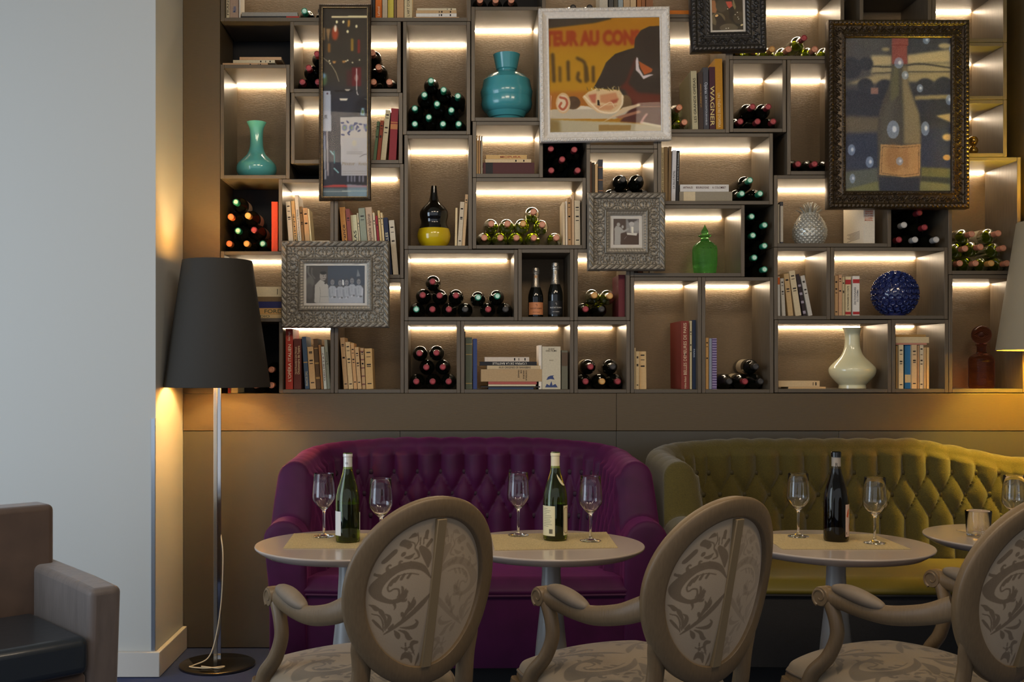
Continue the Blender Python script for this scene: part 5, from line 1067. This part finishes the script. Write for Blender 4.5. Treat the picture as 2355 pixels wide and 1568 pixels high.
glass(*hz(745, 1236), 'empty wine glass left of bottle on leftmost table'); glass((877 - VX) / F * 3.52, 3.50, 'empty wine glass half hidden behind the left armchair')
glass(*hz(1192, 1233), 'empty wine glass left of bottle on the middle table'); glass(*hz(1358, 1246), 'empty wine glass right of bottle on the middle table')
glass(*hz(1836, 1236), 'empty wine glass left of bottle on table before olive sofa'); glass(*hz(2012, 1251), 'empty wine glass right of bottle on table before olive sofa')
glass((2333 - VX) / F * 3.60, 3.60, 'empty wine glass at the right edge of the photo')
tm = empty('tumbler', ((2250 - VX) / F * 3.70, 3.70, ZT + .003), 'straight water tumbler on rear table behind the right armchair', 'glass')
MB().lathe([(.0005, 0), (.036, .0005), (.038, .003), (.043, .085), (.0425, .0865), (.0415, .085), (.0362, .010), (.0005, .009)], 40, cap=(False, False)).link('glass_body', GLASS, tm)
BUR = [(.030, 0), (.038, .001), (.0405, .006), (.041, .012), (.041, .135), (.0395, .155), (.034, .180), (.026, .205), (.019, .228), (.0150, .250), (.0140, .268), (.0140, .283)]
BGL = mat('green_bottle_glass', (176, 200, 96), .02, trans=1., ior=1.45, spec=.6); WINE = mat('dark_wine', (12, 10, 6), .1, spec=.5)
def table_bottle(px, py, capmat, label, labels, open_glass, fill, gls=None):
    x, y = hz(px, py); t = empty('wine_bottle', (x, y, ZT + .003), label, 'bottle')
    full = BUR + [(.0144, .2835), (.0155, .285), (.0155, .294), (.0145, .2965), (.0115, .297)]
    inn = [(max(.0005, r - .003), z + (.004 if z < .02 else 0)) for r, z in full][::-1]
    MB().lathe(full + inn, 56, cap=(False, False)).link('glass', gls or BGL, t, smooth=50)
    z1 = fill; pr = [(.0005, .0055)] + [(r - .0034, z) for r, z in BUR if .006 < z < z1]; rr_ = np.interp(z1, [z for r, z in BUR], [r for r, z in BUR]) - .0034
    MB().lathe([(.030, .0055)] + pr[2:] + [(rr_, z1)], 40).link('wine', WINE, t)
    if capmat: MB().lathe([(.0152, .243), (.0147, .262), (.0147, .2828), (.0160, .2845), (.0160, .2925 if open_glass else .295), (.0150, .2945)], 40, cap=(False, False)).link('capsule', capmat, t)
    for a0, a1, z0, z1_, m in labels:
        MB().grid(lambda u, v: (.0414 * math.sin(a0 + (a1 - a0) * u), -.0414 * math.cos(a0 + (a1 - a0) * u), z0 + (z1_ - z0) * v), 24, 2).link('paper_label', m, t)
    return t
wl = mat('white_label', (214, 212, 206), .6); cl = mat('cream_label', (216, 206, 164), .6)
b1 = table_bottle(800, 1247, mat('silver_capsule', (206, 204, 196), .35, .3), 'opened green wine bottle with silver capsule on leftmost table', [(-1.45, -.50, .024, .104, wl), (1.25, 1.5, .04, .10, wl)], True, .128)
b2 = table_bottle(1277, 1243, mat('cream_capsule', (218, 206, 170), .5), 'opened green wine bottle with cream capsule on middle table', [(-1.5, -.12, .018, .118, cl), (.62, 1.5, .020, .119, cl)], True, .124)
b3 = table_bottle(1923, 1245, mat('grey_capsule', (150, 142, 130), .5), 'opened dark wine bottle with grey capsule before olive sofa', [(.45, 1.25, .018, .125, mat('blush_label', (206, 178, 160), .6))], True, .150, mat('amber_bottle_glass', (120, 104, 44), .02, trans=1., ior=1.45, spec=.6))
cyl2 = lambda a0, z: (lambda u, v: (.0417 * math.sin(a0 + u / .0417), -.0417 * math.cos(a0 + u / .0417), z + v))
k = MB()
for i in range(9): k.grid(lambda u, v, i=i: cyl2(-.62 + i * .035, .026)(u * .0007 * (1 + i % 2), v * .015), 2, 2)
k.link('barcode', INK, b2, smooth=0)
k = MB()
for i, L in enumerate((.018, .030, .026, .014, .032, .034, .028, .033, .030, .035, .022)):
    k.grid(lambda u, v, i=i, L=L: cyl2(-1.2, .108 - i * .0058)(u * L, v * .0012), 10, 2)
k.link('fine_print', mat('grey_print', (130, 124, 104), .7), b2, smooth=0)
k = MB(); k.tube([(.0416 * math.sin(.95 + .28 * x), -.0416 * math.cos(.95 + .28 * x), .070 + .042 * z) for x, z in [(abs(math.cos(a)) ** .4 * (1 if math.cos(a) > 0 else -1), abs(math.sin(a)) ** .4 * (1 if math.sin(a) > 0 else -1)) for a in np.linspace(0, 2 * math.pi, 60)]], .0007, 5)
k.link('label_border', bmat((110, 60, 40)), b2, smooth=0)
k = MB(); nb = lambda a, z: (( .0268 - (z - .205) * .26) * math.sin(a), -(.0268 - (z - .205) * .26) * math.cos(a), z)
k.add([nb(a, z) for a, z in ((.1, .222), (.5, .219), (1.0, .206), (1.45, .190), (1.5, .205), (.9, .224))], [(0, 1, 2, 3, 4, 5)])
# slanted shoulder label
k = MB(); rr_ = lambda z: np.interp(z, [q[1] for q in BUR], [q[0] for q in BUR]) + .0007
k.grid(lambda u, v: (rr_(.224 - .045 * u - .016 * v * math.sin(math.pi * min(1, u + .15))) * math.sin(.15 + 1.15 * u), -rr_(.224 - .045 * u - .016 * v * math.sin(math.pi * min(1, u + .15))) * math.cos(.15 + 1.15 * u), .224 - .045 * u - .016 * v * math.sin(math.pi * min(1, u + .15))), 14, 4)
k.link('shoulder_label', cl, b2)
for z0, pts in ((.085, [(.55, 0), (.7, .02), (.95, .028), (.85, .012), (1.1, .01), (.75, -.004)]), (.052, [(.95, 0), (1.05, .014), (1.15, -.002), (1.0, -.016)])):
    k = MB(); k.add([(.0417 * math.sin(a), -.0417 * math.cos(a), z0 + z) for a, z in pts], [tuple(range(len(pts)))]); k.link('label_print', bmat((196, 90, 50)), b3, smooth=0)
text_part('lettering', 'R', .007, .010, cyl2(.5, .024), INK, b3); text_part('lettering', 'R', .008, .012, lambda u, v: (.0152 * math.sin(-.5 + u / .015), -.0152 * math.cos(-.5 + u / .015), .250 + v), INK, b3)
text_part('emblem', 'VR', .010, .008, lambda u, v: (.0152 * math.sin(-.5 + u / .015), -.0152 * math.cos(-.5 + u / .015), .258 + v), bmat((110, 110, 120)), b1)
MB().lathe([(.0166, .2815), (.0166, .297), (.0150, .2985)], 30, cap=(False, False)).link('bottle_lip', GL['dark'], b3)

# ------------------------------------------------------------- tufted sofas
def sofa(X0, X1, Yf, Yb, zc, zcorner, zarm, m, mseat, mbase, label, du, btn, flat_l, flat_r, seatz=.505, skirt=.19, cat='sofa'):
    cx = (X0 + X1) / 2; t = empty('tufted_sofa', (cx, Yf, 0), label, cat); R = .33; w2 = (X1 - X0) / 2; D = Yb - Yf
    segs = [D - R, math.pi * R / 2, 2 * w2 - 2 * R, math.pi * R / 2, D - R]; LT = sum(segs)
    def path(s):
        if s < segs[0]: return (-w2, s), (1, 0)
        s2 = s - segs[0]
        if s2 < segs[1]: a = s2 / R; return (-w2 + R - R * math.cos(a), D - R + R * math.sin(a)), (math.cos(a), -math.sin(a))
        s2 -= segs[1]
        if s2 < segs[2]: return (-w2 + R + s2, D), (0, -1)
        s2 -= segs[2]
        if s2 < segs[3]: a = s2 / R; return (w2 - R + R * math.sin(a), D - R + R * math.cos(a)), (-math.sin(a), -math.cos(a))
        s2 -= segs[3]; return (w2, D - R - s2), (-1, 0)
    def ztop(s):
        q = min(s, LT - s); fl = flat_l if s < LT / 2 else flat_r
        z = np.interp(q, [0, .12, .165, .21, .55, .60 + (fl - .6) * .5, fl], [zarm, zarm + .005, zarm + .12, zcorner - .01, zcorner, (zcorner * .35 + zc * .65), zc] if s < LT / 2 or fl < 1.3 else [zarm, zarm + .005, zarm + .12, zcorner - .06, zcorner - .055, zcorner - .04, zc])
        return float(z)
    z3, z1 = zc - .35, zc - .15; dz = .10
    mbtn = mat('button_' + m.name, (40, 6, 32) if m is mbase else (58, 50, 18), .7)
    def tuft(s, z):
        zz = min(max(z, z1 - 2 * dz), z1); a = (s - LT / 2) / du + (zz - z1) / (2 * dz); b = (s - LT / 2) / du - (zz - z1) / (2 * dz)
        f = abs(math.sin(math.pi * a) * math.sin(math.pi * b)) ** .42
        fade = min(1, max(0, (z - .44) / .05)) * min(1, max(0, (ztop(s) - z + .02) / .06)) * (.25 + .75 * min(1, max(0, (min(s, LT - s) - .16) / .1)))
        q = min(s, LT - s)
        fade *= 1 - .6 * min(1, max(0, (segs[0] + segs[1] + .12 - q) / .15))
        return .042 * f * fade
    ns = int(LT / .009); NI, NT, NO = 58, 12, 6; rows = []
    ss = [LT * i / ns for i in range(ns + 1)]
    def section(s, sc=1., fw=0.):
        (px, py), (nx, ny) = path(min(max(s, 0), LT)); zt = ztop(s); q = min(s, LT - s); arm = 1 - min(1, max(0, (q - .10) / .12)); pts = []
        th = .13 + .01 * arm; rt = th / 2
        for i in range(3): pts.append((th + .075 * (1 - arm * .9), skirt + (.37 - skirt) * i / 2))
        for i in range(NI):
            z = .38 + (zt - rt - .38) * i / (NI - 1); rec = th + (.075) * (1 - arm * .9) * (1 - (z - .38) / (zt - .38)) 
            pts.append((rec + tuft(s, z), z))
        for i in range(1, NT): a = math.pi * i / NT; pts.append((rt + rt * math.cos(a) - arm * .022 * math.sin(a / 2), zt - rt + rt * math.sin(a) * (1 - .0) + .16 * tuft(s, zt - .05) * math.sin(a)))
        for i in range(NO): z = zt - rt - (zt - rt - skirt) * i / (NO - 1); pts.append((-.022 * arm * max(0, 1 - i / 2.2), z))
        cq, cz = sum(p_[0] for p_ in pts) / len(pts), sum(p_[1] for p_ in pts) / len(pts)
        return [(px + nx * (cq + (q_ - cq) * sc), py + ny * (cq + (q_ - cq) * sc) - fw, cz + (z - cz) * (sc + (1 - sc) * .0)) for q_, z in pts]
    rows = [section(0, .0, .018), section(0, .55, .017), section(0, .88, .012), section(0, .97, .006)] + [section(s) for s in ss] + [section(LT, .97, .006), section(LT, .88, .012), section(LT, .55, .017), section(LT, .0, .018)]
    nr, nc = len(rows), len(rows[0]); k = MB()
    k.add([p_ for r in rows for p_ in r], [(i * nc + j, i * nc + j + 1, (i + 1) * nc + j + 1, (i + 1) * nc + j) for i in range(nr - 1) for j in range(nc - 1)] +
          [(i * nc + nc - 1, i * nc, (i + 1) * nc, (i + 1) * nc + nc - 1) for i in list(range(4)) + list(range(nr - 5, nr - 1))])
    k.link('backrest', m, t, smooth=80)
    # buttons
    bm_ = MB().sphere((0, 0, 0), .0135, 14, 8, sc=(1, 1, .6)).mesh('button'); bm_.materials.append(mbtn); nb = 0
    for r in range(3):
        z = z1 - r * dz
        for i in range(-40, 41):
            s = LT / 2 + (i + .5 * r) * du
            if s < .30 or s > LT - .30 or ztop(s) - z < .07: continue
            (px, py), (nx, ny) = path(s); zt = ztop(s); q = .13 + .075 * (1 - (z - .38) / (zt - .38)) + .004
            o = obj('button', bm_, t, loc=(px + nx * q, py + ny * q, z)); o.rotation_euler = Vector((nx, ny, 0)).to_track_quat('Z', 'Y').to_euler(); nb += 1
    # seat, front and plinth
    sw = w2 - .125; k = MB(); n = 30
    def seat(u, v):
        a, b = u * 2 - 1, v; ed = min(1, (1 - abs(a)) / .06, b / .06 + 0.0)
        y = -.005 + b * (D - .20) - .03 * (1 - a * a) * (1 - b) ** 8; return (a * sw, y, seatz + .035 * (max(0, 1 - (1 - min(1, ed)) ** 2.2)) + .012 * (1 - a * a) * math.sin(math.pi * b) - .055 * b)
    k.grid(seat, 60, 40); k.grid(lambda u, v: (lambda p_: (p_[0], p_[1] - .010 * math.sin(math.pi * v), p_[2] - .030 * (1 - v)))(seat(u, 0)), 60, 6)
    k.link('seat_cushion', mseat, t, smooth=60)
    MB().tube([(lambda p_: (p_[0], p_[1] - .002, p_[2] - .031))(seat(i / 40, 0)) for i in range(41)], .006, 8).link('piping', mat('piping_' + mbase.name, (20, 18, 18) if mbase is not m else (62, 10, 50), .7), t)
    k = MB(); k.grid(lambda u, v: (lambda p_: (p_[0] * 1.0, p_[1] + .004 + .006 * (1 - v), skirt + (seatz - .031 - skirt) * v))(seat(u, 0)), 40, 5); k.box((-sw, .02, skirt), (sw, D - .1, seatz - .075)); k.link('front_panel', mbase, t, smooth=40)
    MB().box((-w2 + .05, .05, .001), (w2 - .05, D - .04, skirt - .002)).link('plinth', VOID, t)
    return t
PUR = mat('purple_velvet', (60, 8, 50), .62, sheen=.30, bump=.35, bscale=22, var=.22, var_scale=9, sheen_col=(214, 96, 170), spec=.3)
OLV = mat('olive_weave', (76, 66, 20), .75, bump=.9, bscale=160, stretch=(1, 1, 3), var=.25, sheen=.25, spec=.25)
OLS = mat('olive_satin_seat', (92, 80, 8), .5, bump=.2, bscale=10, var=.05, sheen=.05)
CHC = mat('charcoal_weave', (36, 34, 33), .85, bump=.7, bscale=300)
sofa(-.728, .812, 4.20, 5.14, 1.03, .985, .76, PUR, PUR, PUR, 'deep purple velvet sofa with a curved button-tufted back', .108, 3, 1.25, 1.25)
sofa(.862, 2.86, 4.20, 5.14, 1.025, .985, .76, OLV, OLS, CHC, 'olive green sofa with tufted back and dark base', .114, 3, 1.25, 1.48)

# ------------------------------------------------------------- floor lamps
LIN = mat('gold_lining', (236, 206, 150), .5)
def lamp(cx, ytop, ybot, rt, rb_, shade_m, label, power, col, Y=4.90):
    kx = Y / F; x = SX(cx, Y); t = empty('floor_lamp', (x, Y, 0), label, 'lamp'); zt, zb = SZ(ytop, Y), SZ(ybot, Y); r1, r0 = rt * kx, rb_ * kx
    MB().lathe([(r0, zb), (r0 + .001, zb + .004), (r1 + .001, zt - .004), (r1, zt)], 72, cap=(False, False)).link('lamp_shade', shade_m, t, smooth=60)
    MB().lathe([(r0 - .004, zb), (r1 - .004, zt)], 72, cap=(False, False)).lathe([(r0 - .004, zb), (r0, zb)], 72, cap=(False, False)).lathe([(r1, zt), (r1 - .004, zt)], 72, cap=(False, False)).link('shade_lining', LIN, t, smooth=60)
    MB().lathe([(.168, .001), (.171, .004), (.171, .011), (.166, .014), (.02, .016)], 64).link('base', mat('dark_chrome', (120, 112, 100), .10, 1.0), t)
    MB().box((-.017, -.006, .014), (.0, .011, zb + .28)).link('pole', mat('steel_lit_side', (200, 190, 170), .18, .9), t, bevel=.001, rot=None)  # left half of the one post; cream light on it is put into the colour
    MB().box((.0005, -.004, .014), (.017, .009, zb + .28)).link('pole', CHROME, t, bevel=.001)
    MB().tube([(r1 * math.cos(a), r1 * math.sin(a), zt - .02) for a in np.linspace(0, math.pi * 2, 3)][:2] + [(0, 0, zt - .02)], .003, 6).tube([(-r1 + .005, 0, zt - .02), (r1 - .005, 0, zt - .02)], .003, 6).tube([(0, -r1 + .005, zt - .02), (0, r1 - .005, zt - .02)], .003, 6).link('shade_ring', CHROME, t)
    zc = (zt + zb) / 2 + .03; MB().sphere((0, 0, zc), .032, 20, 14).lathe([(.014, -.07), (.014, -.02)], 16, origin=(0, 0, zc)).link('bulb', mat('bulb_%d' % int(col[2] * 100), (255, 240, 210), .5, emit=col, estr=9), t)
    l = light('lamp_bulb_light', 'POINT', (x, Y, zc + .05), power, col, .06); l.location = (x, Y - .05, zc)
    k = MB(); k.tube(smoothpath([(.016, .0, .60), (.030, -.02, .50), (.022, -.02, .30), (.0, -.03, .14), (-.03, -.05, .05), (-.09, -.07, .022), (-.10, -.10, .022), (-.02, -.12, .022), (.05, -.09, .022), (.03, -.12, .022), (-.05, -.10, .024)], 8), .0028, 8)
    k.link('cable', mat('clear_cable', (196, 180, 150), .4), t); return t
lamp(500, 600, 890, 79, 120, mat('black_brown_shade', (46, 41, 33), .75, bump=.4, bscale=300, stretch=(1, 1, 4)), 'tall floor lamp with dark brown tapered shade by the pillar', 25, (1.0, .78, .38))
lamp(2426, 510, 805, 79, 122, mat('beige_shade', (150, 139, 116), .7, bump=.2, bscale=200), 'floor lamp with pale beige shade cut by right edge', 50, (1.0, .82, .10))

# ------------------------------------------------------------- leather armchair at lower left
phi = math.atan2(.67, .74); LE = mat('brown_nubuck', (84, 66, 54), .6, bump=.35, bscale=14, var=.12, sheen=.3); LEA = mat('grey_brown_nubuck', (98, 88, 82), .55, bump=.6, bscale=12, stretch=(3, 3, .6), var=.14, sheen=.3)
NV = mat('black_leather', (40, 46, 52), .32, bump=.3, bscale=30, coat=.2)
t = empty('club_chair', (-1.555, 3.546, 0), 'brown leather club chair with black seat cushion, lower left corner', 'chair', rot=(0, 0, phi))
def soft(name, a, b, m, bev=.03, top_in=0, **kw):
    k = MB().box(a, b); 
    return k.link(name, m, t, bevel=bev, seg=4, smooth=60, **kw)
soft('backrest', (-.33, .20, .16), (.31, .335, .865), LE, .022)
k = MB()
def armx(x0, x1, nm):
    ys = [.33, .10, -.10, -.285]; zt = [.655, .65, .645, .635]; k = MB(); vs = []
    for y, z in zip(ys, zt): vs += [(x0, y, .16), (x1, y + 0, .16), (x1, y, z), (x0, y, z)]
    vs = [(x, y + (0 if i < 12 else (.035 if z < .3 else 0)), z) for i, (x, y, z) in enumerate(vs)]
    fs = [(0, 1, 2, 3)] + [(i * 4 + a, i * 4 + b, (i + 1) * 4 + b, (i + 1) * 4 + a) for i in range(3) for a, b in ((1, 0), (2, 1), (3, 2), (0, 3))] + [(15, 14, 13, 12)]
    k.add(vs, fs); k.link('armrest', LEA, t, bevel=.022, seg=4, smooth=60)
armx(.235, .345, 0); armx(-.39, -.28, 0)
soft('seat_frame', (-.275, -.26, .16), (.232, .20, .36), LE, .015)
soft('seat_cushion', (-.272, -.292, .362), (.230, .195, .487), NV, .028)
for x, y in ((-.34, -.22), (.29, -.22), (-.30, .28), (.27, .28)): MB().lathe([(.014, .001), (.022, .158)], 12, origin=(x, y, 0)).link('leg', mat('dark_wood_leg', (40, 28, 20), .4), t)
